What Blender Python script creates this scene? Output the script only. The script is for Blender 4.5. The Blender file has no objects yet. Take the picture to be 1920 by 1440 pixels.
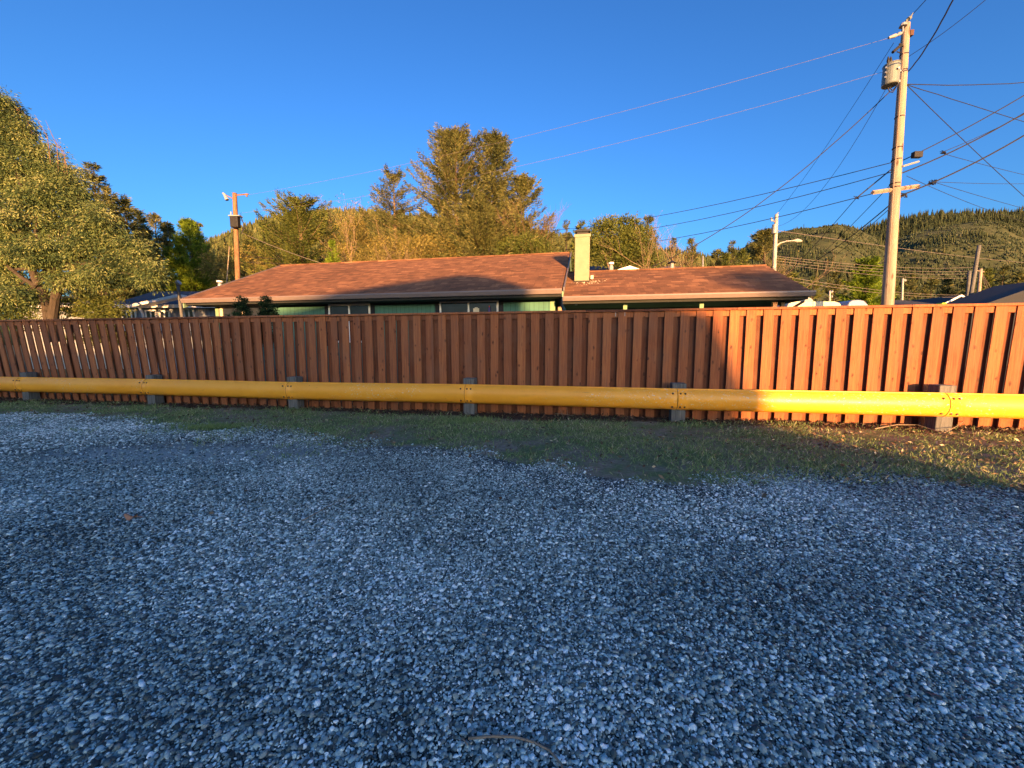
import bpy, math, random
import numpy as np
from mathutils import Vector, Matrix
R = math.radians
rng = np.random.default_rng(7)
random.seed(7)
SC = bpy.context.scene
COL = SC.collection

# ------------------------------------------------------------------ camera
PITCH = 5.8; FPX = 720.0; CH = 1.22
cam_d = bpy.data.cameras.new('camera'); cam = bpy.data.objects.new('camera', cam_d); COL.objects.link(cam)
cam_d.sensor_width = 36; cam_d.lens = 36*FPX/1920; cam_d.clip_start = .05; cam_d.clip_end = 8000
cam.location = (0, 0, CH); cam.rotation_euler = (R(90-PITCH), 0, 0)
SC.camera = cam
# ------------------------------------------------------------------ sky and sun
SUN_AZ, SUN_EL = 10.0, 5.0          # degrees to the right of straight back, above the horizon
sdir = Vector((math.sin(R(SUN_AZ))*math.cos(R(SUN_EL)), -math.cos(R(SUN_AZ))*math.cos(R(SUN_EL)), math.sin(R(SUN_EL))))
W = bpy.data.worlds.new('World'); SC.world = W; W.use_nodes = True
nt = W.node_tree; bg = nt.nodes['Background']
sky = nt.nodes.new('ShaderNodeTexSky'); sky.sky_type = 'NISHITA'; sky.sun_disc = False
sky.sun_elevation = R(SUN_EL); sky.sun_rotation = math.atan2(sdir.x, sdir.y)
sky.air_density = 1.0; sky.dust_density = 2.2; sky.ozone_density = 4.0; sky.altitude = 0
def vmul(k):
    q = nt.nodes.new('ShaderNodeVectorMath'); q.operation = 'SCALE'; q.inputs['Scale'].default_value = k; return q
q1 = vmul(.523); gm = nt.nodes.new('ShaderNodeGamma'); gm.inputs[1].default_value = 1.3; q2 = vmul(2.1)   # a slightly steeper, more saturated sky
nt.links.new(sky.outputs[0], q1.inputs[0]); nt.links.new(q1.outputs[0], gm.inputs[0]); nt.links.new(gm.outputs[0], q2.inputs[0]); nt.links.new(q2.outputs[0], bg.inputs[0])
bg.inputs[1].default_value = 0.12
sl = bpy.data.lights.new('sun', 'SUN'); sl.energy = 4.6; sl.angle = R(.5); sl.color = (1, .50, .18)
so = bpy.data.objects.new('sun', sl); COL.objects.link(so)
so.rotation_euler = sdir.to_track_quat('Z', 'Y').to_euler(); so.location = (0, 0, 30)
SC.view_settings.view_transform = 'Standard'; SC.view_settings.look = 'None'
SC.view_settings.exposure = 2.0; SC.view_settings.gamma = 1
SC.cycles.max_bounces = 6; SC.cycles.transparent_max_bounces = 8

# ------------------------------------------------------------------ projection helpers (pixel of the 1920 photo -> world)
cp, sp = math.cos(R(PITCH)), math.sin(R(PITCH))
AL = R(10.9); UD = (math.cos(AL), -math.sin(AL)); VD = (math.sin(AL), math.cos(AL)); O = (1.35, 6.9)
def ray(x, y):
    v = (720-y)/FPX
    return ((x-960)/FPX, cp+v*sp, -sp+v*cp)
def at(x, y, t):
    r = ray(x, y); return np.array((r[0]*t, r[1]*t, CH+r[2]*t))
def uvc(P):
    dx, dy = P[0]-O[0], P[1]-O[1]; return dx*UD[0]+dy*UD[1], dx*VD[0]+dy*VD[1]
def uz(x, y, v):
    r = ray(x, y); t = (v+O[0]*VD[0]+O[1]*VD[1])/(r[0]*VD[0]+r[1]*VD[1]); P = (r[0]*t, r[1]*t, CH+r[2]*t)
    return uvc(P)[0], P[2]
def w_uv(u, v, z=0): return np.array((O[0]+u*UD[0]+v*VD[0], O[1]+u*UD[1]+v*VD[1], z))
def gz(Y): return -.02*np.clip(np.asarray(Y, float)-3, 0, 7)
def gnd(x, y):
    r = ray(x, y); t = CH/max(1e-6, -r[2])
    for _ in range(20): t = (CH-float(gz(r[1]*t)))/-r[2]
    return np.array((r[0]*t, r[1]*t, float(gz(r[1]*t))))

# ------------------------------------------------------------------ mesh collector
class MB:
    def __init__(s): s.V=[]; s.F=[]; s.T=[]; s.n=0
    def add(s, V, F, tone=None):
        V = np.asarray(V, float).reshape(-1, 3); s.V.append(V)
        if tone is None: tone = random.random()
        s.T.append(np.broadcast_to(np.asarray(tone, float), (len(V),)).copy())
        if isinstance(F, np.ndarray): s.F.append(F+s.n)
        else:
            by = {}
            for f in F: by.setdefault(len(f), []).append(f)
            for k, L in by.items(): s.F.append(np.array(L)+s.n)
        s.n += len(V); return s
    def box(s, x0, x1, y0, y1, z0, z1, tone=None, shear=0.0):
        V = np.array([(x, y, z) for z in (z0, z1) for y in (y0, y1) for x in (x0, x1)], float)
        V[:, 0] += shear*(V[:, 2]-z0)
        return s.add(V, [(0,2,3,1),(4,5,7,6),(0,1,5,4),(2,6,7,3),(0,4,6,2),(1,3,7,5)], tone)
    def tube(s, pts, rad, n=8, tone=None, cap=True):
        pts = [Vector(p) for p in pts]; m = len(pts)
        if not hasattr(rad, '__len__'): rad = [rad]*m
        V = []; up = None
        for i, p in enumerate(pts):
            d = (pts[min(i+1, m-1)]-pts[max(i-1, 0)]).normalized()
            if up is None: up = Vector((0,0,1)) if abs(d.z) < .9 else Vector((1,0,0))
            a = d.cross(up).normalized(); b = a.cross(d).normalized(); up = b
            for k in range(n):
                q = 2*math.pi*k/n; V.append(p+(a*math.cos(q)+b*math.sin(q))*rad[i])
        F = [(i*n+k, i*n+(k+1)%n, (i+1)*n+(k+1)%n, (i+1)*n+k) for i in range(m-1) for k in range(n)]
        if cap: F += [tuple(range(n))[::-1], tuple((m-1)*n+k for k in range(n))]
        return s.add([tuple(v) for v in V], F, tone)
    def prism(s, prof, axis, a0, a1, tone=None):       # closed profile extruded along an axis
        n = len(prof); V = []
        for a in (a0, a1):
            for p, q in prof: V.append({'x':(a,p,q),'y':(p,a,q),'z':(p,q,a)}[axis])
        F = [tuple(range(n))[::-1], tuple(range(n, 2*n))]+[(i, (i+1)%n, n+(i+1)%n, n+i) for i in range(n)]
        return s.add(V, F, tone)
    def build(s, name, mat, parent=None, smooth=False, off=(0,0,0), bevel=0):
        me = bpy.data.meshes.new(name); V = np.concatenate(s.V)-np.asarray(off, float)
        me.vertices.add(len(V)); me.vertices.foreach_set('co', V.astype(np.float32).ravel())
        L = np.concatenate([f.ravel() for f in s.F]); cnt = np.concatenate([np.full(len(f), f.shape[1]) for f in s.F])
        me.loops.add(len(L)); me.loops.foreach_set('vertex_index', L.astype(np.int32))
        me.polygons.add(len(cnt)); me.polygons.foreach_set('loop_start', (np.cumsum(cnt)-cnt).astype(np.int32))
        me.update(calc_edges=True); me.validate()
        at_ = me.attributes.new('tone', 'FLOAT', 'POINT'); at_.data.foreach_set('value', np.concatenate(s.T).astype(np.float32))
        me.polygons.foreach_set('use_smooth', np.full(len(cnt), smooth))
        me.materials.append(mat)
        o = bpy.data.objects.new(name, me); COL.objects.link(o)
        if parent: o.parent = parent
        if bevel:
            b = o.modifiers.new('b', 'BEVEL'); b.width = bevel; b.segments = 2; b.limit_method = 'ANGLE'
        return o
def tag(o, label=None, cat=None, group=None, kind=None):
    if label: o['label'] = label
    if cat: o['category'] = cat
    if group: o['group'] = group
    if kind: o['kind'] = kind
    return o
def thing(name, label, cat, loc=(0,0,0), rz=0, group=None):
    o = bpy.data.objects.new(name, None); COL.objects.link(o); o.location = loc; o.rotation_euler = (0,0,rz)
    o.empty_display_size = .3
    return tag(o, label, cat, group)
LOC0 = (O[0], O[1], 0)     # origin of the fence-aligned frame (u, v, z)

# ------------------------------------------------------------------ materials
def mat(name, rough=.8):
    m = bpy.data.materials.new(name); m.use_nodes = True; n = m.node_tree.nodes; b = n['Principled BSDF']
    b.inputs['Roughness'].default_value = rough; b.inputs['Specular IOR Level'].default_value = .3
    return m, m.node_tree, b
def N(nt, typ, **kw):
    n = nt.nodes.new(typ)
    for k, v in kw.items():
        if k.startswith('_'): setattr(n, k[1:], v)
        else: n.inputs[k.replace('__', ' ')].default_value = v
    return n
def coords(nt, scale=(1,1,1), rot=(0,0,0), src='Object'):
    tc = nt.nodes.new('ShaderNodeTexCoord'); mp = nt.nodes.new('ShaderNodeMapping')
    mp.inputs['Scale'].default_value = scale; mp.inputs['Rotation'].default_value = rot
    nt.links.new(tc.outputs[src], mp.inputs[0]); return mp.outputs[0]
def ramp(nt, fac, stops, interp='LINEAR'):
    r = nt.nodes.new('ShaderNodeValToRGB'); r.color_ramp.interpolation = interp; e = r.color_ramp.elements
    while len(e) < len(stops): e.new(.5)
    for el, (p, c) in zip(e, stops):
        el.position = p; el.color = (c[0], c[1], c[2], 1) if hasattr(c, '__len__') else (c, c, c, 1)
    nt.links.new(fac, r.inputs[0]); return r.outputs[0]
def noise(nt, vec, scale=5, detail=4, rough=.6, dist=0):
    n = N(nt, 'ShaderNodeTexNoise', Scale=scale, Detail=detail, Roughness=rough, Distortion=dist)
    nt.links.new(vec, n.inputs['Vector']); return n.outputs['Fac']
def mix(nt, fac, a, b, mode='MIX'):
    m = nt.nodes.new('ShaderNodeMix'); m.data_type = 'RGBA'; m.blend_type = mode
    for sock, val in ((m.inputs[0], fac), (m.inputs[6], a), (m.inputs[7], b)):
        if hasattr(val, 'is_linked') or hasattr(val, 'links'): nt.links.new(val, sock)
        elif hasattr(val, '__len__'): sock.default_value = (*val[:3], 1)
        else: sock.default_value = val
    return m.outputs[2]
def math_(nt, op, a, b=0.0):
    m = nt.nodes.new('ShaderNodeMath'); m.operation = op
    for s_, v in ((m.inputs[0], a), (m.inputs[1], b)):
        if hasattr(v, 'links'): nt.links.new(v, s_)
        else: s_.default_value = v
    return m.outputs[0]
def attr(nt, name, typ='GEOMETRY'):
    a = nt.nodes.new('ShaderNodeAttribute'); a.attribute_name = name; a.attribute_type = typ; return a
def bump(nt, b, h, strength=.3, dist=.01):
    n = N(nt, 'ShaderNodeBump', Strength=strength, Distance=dist); nt.links.new(h, n.inputs['Height'])
    nt.links.new(n.outputs[0], b.inputs['Normal'])
def simple(name, col, rough=.7, var=.25, scale=8, spec=.3, metal=0, grain=None, bmp=0, aniso=(1,1,1)):
    m, nt, b = mat(name, rough); v = coords(nt, aniso)
    f = noise(nt, v, scale, 6, .65)
    lo = tuple(c*(1-var) for c in col); hi = tuple(min(1, c*(1+var)) for c in col)
    c = ramp(nt, f, [(.25, lo), (.75, hi)])
    nt.links.new(c, b.inputs['Base Color']); b.inputs['Metallic'].default_value = metal
    b.inputs['Specular IOR Level'].default_value = spec
    if bmp: bump(nt, b, f, bmp, .01)
    return m
def foliage(name, stops, trans=.3):
    m, nt, b = mat(name, .75); b.inputs['Specular IOR Level'].default_value = .15
    a = attr(nt, 'tone'); c = ramp(nt, a.outputs['Fac'], stops)
    nt.links.new(c, b.inputs['Base Color'])
    t = nt.nodes.new('ShaderNodeBsdfTranslucent'); nt.links.new(c, t.inputs[0])
    mx = nt.nodes.new('ShaderNodeMixShader'); mx.inputs[0].default_value = trans
    nt.links.new(b.outputs[0], mx.inputs[1]); nt.links.new(t.outputs[0], mx.inputs[2])
    nt.links.new(mx.outputs[0], nt.nodes['Material Output'].inputs[0]); return m
def wood_fence():
    m, nt, b = mat('stained_cedar', .8)
    a = attr(nt, 'tone'); tc = nt.nodes.new('ShaderNodeTexCoord')
    cmb = nt.nodes.new('ShaderNodeCombineXYZ'); nt.links.new(math_(nt, 'MULTIPLY', a.outputs['Fac'], 57.3), cmb.inputs[1])
    nt.links.new(math_(nt, 'MULTIPLY', a.outputs['Fac'], 31.7), cmb.inputs[2])
    add = nt.nodes.new('ShaderNodeVectorMath'); nt.links.new(tc.outputs['Object'], add.inputs[0]); nt.links.new(cmb.outputs[0], add.inputs[1])
    mp = N(nt, 'ShaderNodeMapping', Scale=(24, 8, .8)); nt.links.new(add.outputs[0], mp.inputs[0])
    g = noise(nt, mp.outputs[0], 2.2, 7, .7, .9)
    mk = N(nt, 'ShaderNodeMapping', Scale=(9, 1, 4.6)); nt.links.new(add.outputs[0], mk.inputs[0])
    vo = N(nt, 'ShaderNodeTexVoronoi', Scale=1.0, Randomness=1.0); nt.links.new(mk.outputs[0], vo.inputs['Vector'])
    nk = noise(nt, mk.outputs[0], 4, 4)
    kd = math_(nt, 'ADD', vo.outputs['Distance'], math_(nt, 'MULTIPLY', nk, .40))
    knot = ramp(nt, kd, [(.27, 1), (.40, 0)])
    base = ramp(nt, g, [(.22, (.125, .040, .019)), (.45, (.26, .090, .037)), (.6, (.34, .126, .050)), (.8, (.46, .19, .085))])
    tonec = ramp(nt, a.outputs['Fac'], [(0, (.38, .36, .42)), (.3, (.60, .57, .62)), (.42, (.86, .84, .86)), (.8, (1.05, 1.02, .98)), (1, (1.2, 1.2, 1.1))])  # lowest tones serve the back boards, gap shade put into the colour
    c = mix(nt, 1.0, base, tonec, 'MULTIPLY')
    c = mix(nt, math_(nt, 'MULTIPLY', knot, .8), c, (.05, .02, .012))
    big = noise(nt, coords(nt, (1.6, 1, 1.1)), 1.6, 4)
    c = mix(nt, ramp(nt, big, [(.45, 0), (.75, .5)]), c, (.20, .105, .065))
    st = noise(nt, mp.outputs[0], .7, 3)
    c = mix(nt, ramp(nt, st, [(.6, 0), (.72, .5)]), c, (.13, .075, .055))
    nt.links.new(c, b.inputs['Base Color']); bump(nt, b, g, .5, .004); return m
def shingles():
    m, nt, b = mat('brown_shingles', .95); v = coords(nt, (1, 1, 1)); b.inputs['Specular IOR Level'].default_value = .1
    wob = noise(nt, v, 3, 2)
    br = N(nt, 'ShaderNodeTexBrick', Scale=1.0); br.inputs['Mortar Size'].default_value = .006
    br.inputs['Brick Width'].default_value = .34; br.inputs['Row Height'].default_value = .125
    br.inputs['Color1'].default_value = (0,0,0,1); br.inputs['Color2'].default_value = (1,1,1,1); br.inputs['Mortar'].default_value = (.2,.2,.2,1)
    br.offset = .37; br.offset_frequency = 2; nt.links.new(v, br.inputs['Vector'])
    br2 = N(nt, 'ShaderNodeTexBrick', Scale=1.0); br2.inputs['Mortar Size'].default_value = .0
    br2.inputs['Brick Width'].default_value = .19; br2.inputs['Row Height'].default_value = .125; br2.offset = .63; br2.offset_frequency = 3
    br2.inputs['Color1'].default_value = (0,0,0,1); br2.inputs['Color2'].default_value = (1,1,1,1); nt.links.new(v, br2.inputs['Vector'])
    mx = mix(nt, .5, br.outputs['Color'], br2.outputs['Color'])
    c = ramp(nt, mx, [(.0, (.070, .036, .021)), (.3, (.13, .064, .036)), (.6, (.21, .100, .052)), (1, (.40, .195, .095))])
    gr = noise(nt, v, 90, 2)
    c = mix(nt, .35, c, ramp(nt, gr, [(.3, (.08, .042, .03)), (.7, (.36, .18, .11))]))
    big = noise(nt, v, .7, 4); c = mix(nt, 1, c, ramp(nt, big, [(.3, .82), (.7, 1.08)]), 'MULTIPLY')
    nt.links.new(c, b.inputs['Base Color'])
    bump(nt, b, math_(nt, 'SUBTRACT', mx, math_(nt, 'MULTIPLY', br.outputs['Fac'], .8)), .5, .012); return m
def siding(name, col, rough=.75, pitch=.2):
    m, nt, b = mat(name, rough); v = coords(nt)
    w = N(nt, 'ShaderNodeTexWave', Scale=1/pitch/2/math.pi*3.1416/1.0, _wave_profile='SIN', _bands_direction='X'); w.inputs['Distortion'].default_value = 0
    nt.links.new(v, w.inputs['Vector'])
    f = noise(nt, coords(nt, (2, 2, .6)), 3, 5)
    groove = ramp(nt, w.outputs['Fac'], [(.0, .35), (.02, 1)])
    c = ramp(nt, f, [(.3, tuple(x*.85 for x in col)), (.7, tuple(x*1.1 for x in col))])
    c = mix(nt, 1, c, groove, 'MULTIPLY'); nt.links.new(c, b.inputs['Base Color']); bump(nt, b, groove, .4, .006); return m
def yellow_paint():
    m, nt, b = mat('weathered_yellow_paint', .38); v = coords(nt); b.inputs['Specular IOR Level'].default_value = .45
    f = noise(nt, v, 1.6, 6, .7); f2 = noise(nt, coords(nt, (1, 1, 3)), 14, 6, .75)
    c = ramp(nt, f, [(.3, (.86, .35, .022)), (.7, (.92, .42, .038))])
    c = mix(nt, ramp(nt, f2, [(.58, 0), (.72, .45)]), c, (.66, .30, .07))
    cl = noise(nt, coords(nt, (.55, 1, 1)), 1.1, 2); ch = noise(nt, coords(nt, (1, 1, 1.8)), 26, 5, .75)
    mask = math_(nt, 'MULTIPLY', ramp(nt, cl, [(.53, 0), (.59, 1)]), ramp(nt, ch, [(.605, 0), (.625, 1)]))
    c = mix(nt, mask, c, (.62, .60, .52))
    sc = noise(nt, coords(nt, (2, 1, 24)), 1.5, 5, .6, 1.5)
    c = mix(nt, ramp(nt, sc, [(.66, 0), (.70, .5)]), c, (.20, .11, .04))
    sp_ = noise(nt, coords(nt, (1, 1, 1)), 18, 2); c = mix(nt, ramp(nt, sp_, [(.77, 0), (.79, .8)]), c, (.07, .05, .03))
    nt.links.new(c, b.inputs['Base Color']); nt.links.new(ramp(nt, f2, [(.3, .30), (.7, .5)]), b.inputs['Roughness']); bump(nt, b, f2, .10, .004)
    return m
def gray_wood(name, a=(.10,.10,.10), c2=(.34,.33,.31), sc=(22,22,1.2)):
    m, nt, b = mat(name, .9); g = noise(nt, coords(nt, sc), 1.6, 6, .7, .4)
    c = ramp(nt, g, [(.25, a), (.75, c2)]); nt.links.new(c, b.inputs['Base Color']); bump(nt, b, g, .8, .01); return m
def pole_wood():
    m, nt, b = mat('utility_pole_wood', .85); g = noise(nt, coords(nt, (9, 9, .5)), 1.6, 7, .7, .4)
    c = ramp(nt, g, [(.25, (.15, .115, .085)), (.5, (.32, .26, .20)), (.75, (.42, .35, .28))])
    k = N(nt, 'ShaderNodeTexVoronoi', Scale=1.0); nt.links.new(coords(nt, (5, 5, 1.5)), k.inputs['Vector'])
    c = mix(nt, ramp(nt, k.outputs['Distance'], [(.14, .85), (.22, 0)]), c, (.10, .05, .03))
    big = noise(nt, coords(nt, (1, 1, .4)), 2, 4); c = mix(nt, ramp(nt, big, [(.5, 0), (.7, .5)]), c, (.27, .17, .11))
    nt.links.new(c, b.inputs['Base Color']); bump(nt, b, g, .6, .01); return m
def bark(name, a, c2):
    m, nt, b = mat(name, .95); g = noise(nt, coords(nt, (3, 3, .8)), 4, 6, .75)
    nt.links.new(ramp(nt, g, [(.3, a), (.7, c2)]), b.inputs['Base Color']); bump(nt, b, g, .8, .03); return m
def glass_mat(name, col=(.012,.014,.02)):
    m, nt, b = mat(name, .06); nt.links.new(ramp(nt, noise(nt, coords(nt), 2, 2), [(.3, col), (.7, tuple(c*2.2 for c in col))]), b.inputs['Base Color'])
    b.inputs['Specular IOR Level'].default_value = .3; return m

M = dict(
 fence=wood_fence(), shingle=shingles(), yellow=yellow_paint(), graywood=gray_wood('weathered_post_wood', (.035,.038,.04), (.20,.20,.19)), pole=pole_wood(),
 green=siding('sage_green_siding', (.075, .20, .165)), greentrim=simple('green_trim_paint', (.20, .31, .19), .6, .08),
 navy=simple('dark_trim_paint', (.018, .021, .028), .6, .2), gutter=simple('brown_metal_gutter', (.17, .135, .125), .42, .1, spec=.5),
 soffit=simple('dark_soffit', (.03, .032, .03), .9, .2), white=simple('white_vinyl', (.85, .84, .82), .5, .07), cream=simple('cream_paint', (.62, .56, .42), .6, .1),
 chimney=simple('cream_green_chimney', (.27, .255, .165), .8, .14, 6, bmp=.15), black=simple('blackened_metal', (.02, .02, .02), .6, .3),
 glass=glass_mat('dark_window_glass'), bluesiding=siding('blue_gray_siding', (.20, .235, .30), pitch=.3), grayroof=simple('gray_composition_roof', (.085, .10, .125), .95, .3, 14),
 darkroof=simple('dark_composition_roof', (.045, .05, .06), .95, .3, 10), peach=simple('peach_board', (.45, .27, .17), .8, .1),
 steel=simple('galvanised_steel', (.42, .43, .42), .45, .15, metal=.6), tank=simple('gray_transformer_paint', (.17, .19, .17), .4, .15, spec=.5),
 wire=simple('black_cable', (.025, .026, .03), .6, .2), paleWire=simple('bare_conductor', (.17, .15, .14), .8, .1, spec=.1),
 porcelain=simple('porcelain', (.28, .29, .30), .3, .1, spec=.5), rust=simple('rusted_bolt', (.09, .045, .03), .8, .4, 60),
 metalpole=simple('painted_metal_pole', (.42, .40, .36), .5, .15), seam=simple('joint_shadow_rust', (.16, .06, .03), .9, .3, 20),
 lime=simple('lime_paint', (.45, .62, .04), .6, .1), van=simple('gray_vehicle_paint', (.30, .34, .42), .3, .08, spec=.6),
 brownpole=bark('brown_pole_wood', (.13, .07, .04), (.34, .19, .10)),
 barkg=bark('gray_brown_bark', (.06, .045, .035), (.22, .17, .12)), barkp=bark('pale_branch_bark', (.13, .09, .055), (.30, .22, .14)),
 barkd=bark('dark_bark', (.025, .02, .015), (.085, .065, .045)),
 euc=foliage('olive_gum_leaves', [(0, (0.023, 0.043, 0.023)), (.35, (0.077, 0.123, 0.049)), (.7, (0.179, 0.228, 0.075)), (1, (0.332, 0.357, 0.151))]),
 spruce=foliage('spruce_needles', [(0, (0.032, 0.041, 0.016)), (.5, (0.132, 0.149, 0.047)), (1, (0.275, 0.261, 0.095))]),
 sprucegreen=foliage('green_spruce_needles', [(0, (0.032, 0.048, 0.021)), (.5, (0.111, 0.131, 0.045)), (1, (0.221, 0.214, 0.079))]),
 cypress=foliage('cypress_foliage', [(0, (0.038, 0.060, 0.018)), (.5, (0.112, 0.143, 0.033)), (1, (0.210, 0.225, 0.053))]),
 bright=foliage('bright_green_foliage', [(0, (0.056, 0.106, 0.013)), (.5, (0.150, 0.237, 0.022)), (1, (0.250, 0.338, 0.037))]),
 gold=foliage('golden_brush_leaves', [(0, (0.063, 0.069, 0.023)), (.5, (0.218, 0.190, 0.052)), (1, (0.380, 0.310, 0.092))]),
 darkshrub=foliage('dark_shrub_leaves', [(0, (.008, .02, .008)), (1, (.035, .065, .022))], .15),
 pinkleaf=foliage('pinkish_twig_tips', [(0, (.13, .085, .05)), (1, (.27, .17, .11))]),
 hillbrush=foliage('hill_brush', [(0, (.02, .032, .018)), (.5, (.058, .08, .042)), (1, (.135, .14, .08))], .1),
 hillfol=foliage('hill_conifers', [(0, (.012, .022, .012)), (.5, (.035, .05, .022)), (1, (.075, .085, .035))], .1),
 grass=foliage('short_grass_blades', [(0, (.09, .14, .055)), (.45, (.20, .30, .10)), (.72, (.36, .40, .18)), (1, (.62, .56, .38))], .3),
 mulch=foliage('bark_chips_and_dead_leaves', [(0, (.03, .02, .015)), (.5, (.11, .065, .04)), (.85, (.28, .20, .12)), (1, (.62, .52, .34))], .1),
 twig=simple('dry_twig', (.26, .20, .14), .85, .2, 30), leaf=simple('orange_dead_leaf', (.50, .24, .13), .7, .2, 40),
)

# ------------------------------------------------------------------ ground
edge_px = [(-900,800),(-400,785),(0,778),(100,780),(270,786),(330,800),(420,806),(520,806),(600,822),(700,838),(780,836),(850,842),(900,852),(960,868),(1060,886),(1150,900),(1300,914),(1400,910),(1500,904),(1700,905),(1800,914),(1920,925),(2200,950)]
edge = np.array([gnd(x, y)[:2] for x, y in edge_px])
def grassness(X, Y):        # signed distance-like: >0 on the grass side (further than the gravel edge)
    return Y-np.interp(X, edge[:, 0], edge[:, 1])
def vn(x, y, s, seed=0):    # cheap smooth value noise
    x = np.asarray(x, float)*s+seed*17.3; y = np.asarray(y, float)*s+seed*9.1
    xi = np.floor(x); yi = np.floor(y); fx = x-xi; fy = y-yi; fx = fx*fx*(3-2*fx); fy = fy*fy*(3-2*fy)
    def h(a, b): q = np.sin(a*127.1+b*311.7+seed*74.7)*43758.5453; return q-np.floor(q)
    return (h(xi,yi)*(1-fx)+h(xi+1,yi)*fx)*(1-fy)+(h(xi,yi+1)*(1-fx)+h(xi+1,yi+1)*fx)*fy
def fbm(x, y, s, seed=0): return sum(vn(x, y, s*2**i, seed+i)*.5**(i+1) for i in range(4))/.9375
def bumps(X, Y):
    near = np.clip(grassness(X, Y)/.4, 0, 1)
    uu = (X-O[0])*UD[0]+(Y-O[1])*UD[1]; vv = (X-O[0])*VD[0]+(Y-O[1])*VD[1]
    berm = .05*np.exp(-((vv+.25)/.35)**2)*(vn(uu, 0, 1.3, 4))
    pit = -.02*np.exp(-(((X+4.0)/1.3)**2+((Y-4.6)/.5)**2))
    return .03*(fbm(X, Y, .5, 2)-.5)*np.clip(Y, 0, 1)+near*.03*(fbm(X, Y, 2, 5)-.5)+berm+pit
def ground_mat():
    m, nt, b = mat('gravel_and_soil', .95); v = coords(nt); b.inputs['Specular IOR Level'].default_value = .12
    z = attr(nt, 'tone')
    vo = N(nt, 'ShaderNodeTexVoronoi', Scale=62.0); nt.links.new(v, vo.inputs['Vector'])
    vo2 = N(nt, 'ShaderNodeTexVoronoi', Scale=62.0, _feature='DISTANCE_TO_EDGE'); nt.links.new(v, vo2.inputs['Vector'])
    sep = nt.nodes.new('ShaderNodeSeparateColor'); nt.links.new(vo.outputs['Color'], sep.inputs[0])
    st = ramp(nt, sep.outputs[0], [(0, (.05, .06, .06)), (.5, (.18, .21, .20)), (.85, (.34, .38, .37)), (.95, (.8, .84, .8))])
    st = mix(nt, 1, st, ramp(nt, vo2.outputs['Distance'], [(0, .08), (.2, .8)]), 'MULTIPLY')
    dirt = ramp(nt, noise(nt, v, 18, 6, .7), [(.3, (.12, .10, .075)), (.7, (.34, .29, .22))])
    moss = ramp(nt, noise(nt, v, 30, 4, .7), [(.3, (.08, .11, .045)), (.7, (.20, .24, .10))])
    soil = mix(nt, ramp(nt, noise(nt, v, 1.8, 5, .7), [(.42, 0), (.58, 1)]), dirt, moss)
    zz = math_(nt, 'ADD', z.outputs['Fac'], math_(nt, 'MULTIPLY', math_(nt, 'SUBTRACT', noise(nt, v, 5, 6, .75), .5), .55))
    # fine packed patches of grit on the lot
    fine = ramp(nt, noise(nt, v, 150, 2), [(.3, (.16, .175, .165)), (.7, (.50, .53, .49))])
    vp = N(nt, 'ShaderNodeMapping', Location=(3.9/2.0, -4.3/.7, 0), Scale=(1/2.0, 1/.7, 1)); nt.links.new(nt.nodes['Texture Coordinate'].outputs['Object'], vp.inputs[0])
    ln = nt.nodes.new('ShaderNodeVectorMath'); ln.operation = 'LENGTH'; nt.links.new(vp.outputs[0], ln.inputs[0])
    pd = math_(nt, 'ADD', ln.outputs['Value'], math_(nt, 'MULTIPLY', noise(nt, v, 1.4, 5, .75), 1.5))
    st = mix(nt, ramp(nt, pd, [(.9/2, 1), (1.5/2, 0)]) if False else ramp(nt, math_(nt, 'MULTIPLY', pd, .5), [(.55, 1), (.95, 0)]), st, fine)
    st = mix(nt, ramp(nt, noise(nt, v, .55, 4, .6), [(.5, 0), (.66, .7)]), st, fine)
    c = mix(nt, ramp(nt, zz, [(.42, 0), (.58, 1)]), st, soil)
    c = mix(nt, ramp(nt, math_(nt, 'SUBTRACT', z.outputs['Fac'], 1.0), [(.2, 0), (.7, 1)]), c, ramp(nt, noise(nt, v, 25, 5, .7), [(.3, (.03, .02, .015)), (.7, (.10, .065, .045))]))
    nt.links.new(c, b.inputs['Base Color']); bump(nt, b, vo2.outputs['Distance'], .5, .01); return m
gx = np.linspace(-24, 16, 520); gy = np.concatenate([np.linspace(-4, .6, 20)[:-1], np.linspace(.6, 13, 280)])
GX, GY = np.meshgrid(gx, gy); GZ = gz(GY)+bumps(GX, GY)
g_zone = np.clip(.5+grassness(GX, GY)*1.6, 0, 1)
left = (GX < -1.5) & (GY < 9)          # grass thinning into gravel on the left
g_zone = np.where(left, np.clip(g_zone+.28*np.clip(1+grassness(GX, GY)/1.2, 0, 1)*(fbm(GX, GY, .8, 8) > .5), 0, 1), g_zone)
VV_ = (GX-O[0])*VD[0]+(GY-O[1])*VD[1]
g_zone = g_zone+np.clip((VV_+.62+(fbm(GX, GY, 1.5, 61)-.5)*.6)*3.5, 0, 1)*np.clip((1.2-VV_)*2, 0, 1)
ny, nx = GX.shape; idx = np.arange(nx*ny).reshape(ny, nx)
F = np.stack([idx[:-1,:-1], idx[:-1,1:], idx[1:,1:], idx[1:,:-1]], -1).reshape(-1, 4)
mb = MB(); mb.add(np.stack([GX, GY, GZ], -1).reshape(-1, 3), F, g_zone.ravel())
tag(mb.build('gravel_yard', ground_mat(), smooth=True), kind='structure')
def far_ground():
    m, nt, b = mat('yard_and_field', .95); v = coords(nt)
    c = ramp(nt, noise(nt, v, .25, 6, .7), [(.3, (.05, .05, .022)), (.55, (.09, .085, .04)), (.75, (.13, .11, .07))])
    nt.links.new(c, b.inputs['Base Color']); return m
mb = MB(); S = 4000; mb.add([(-S,-S,-.26),(S,-S,-.26),(S,S,-.26),(-S,S,-.26)], [(0,1,2,3)], .5)
tag(mb.build('ground', far_ground()), kind='structure')

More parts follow.
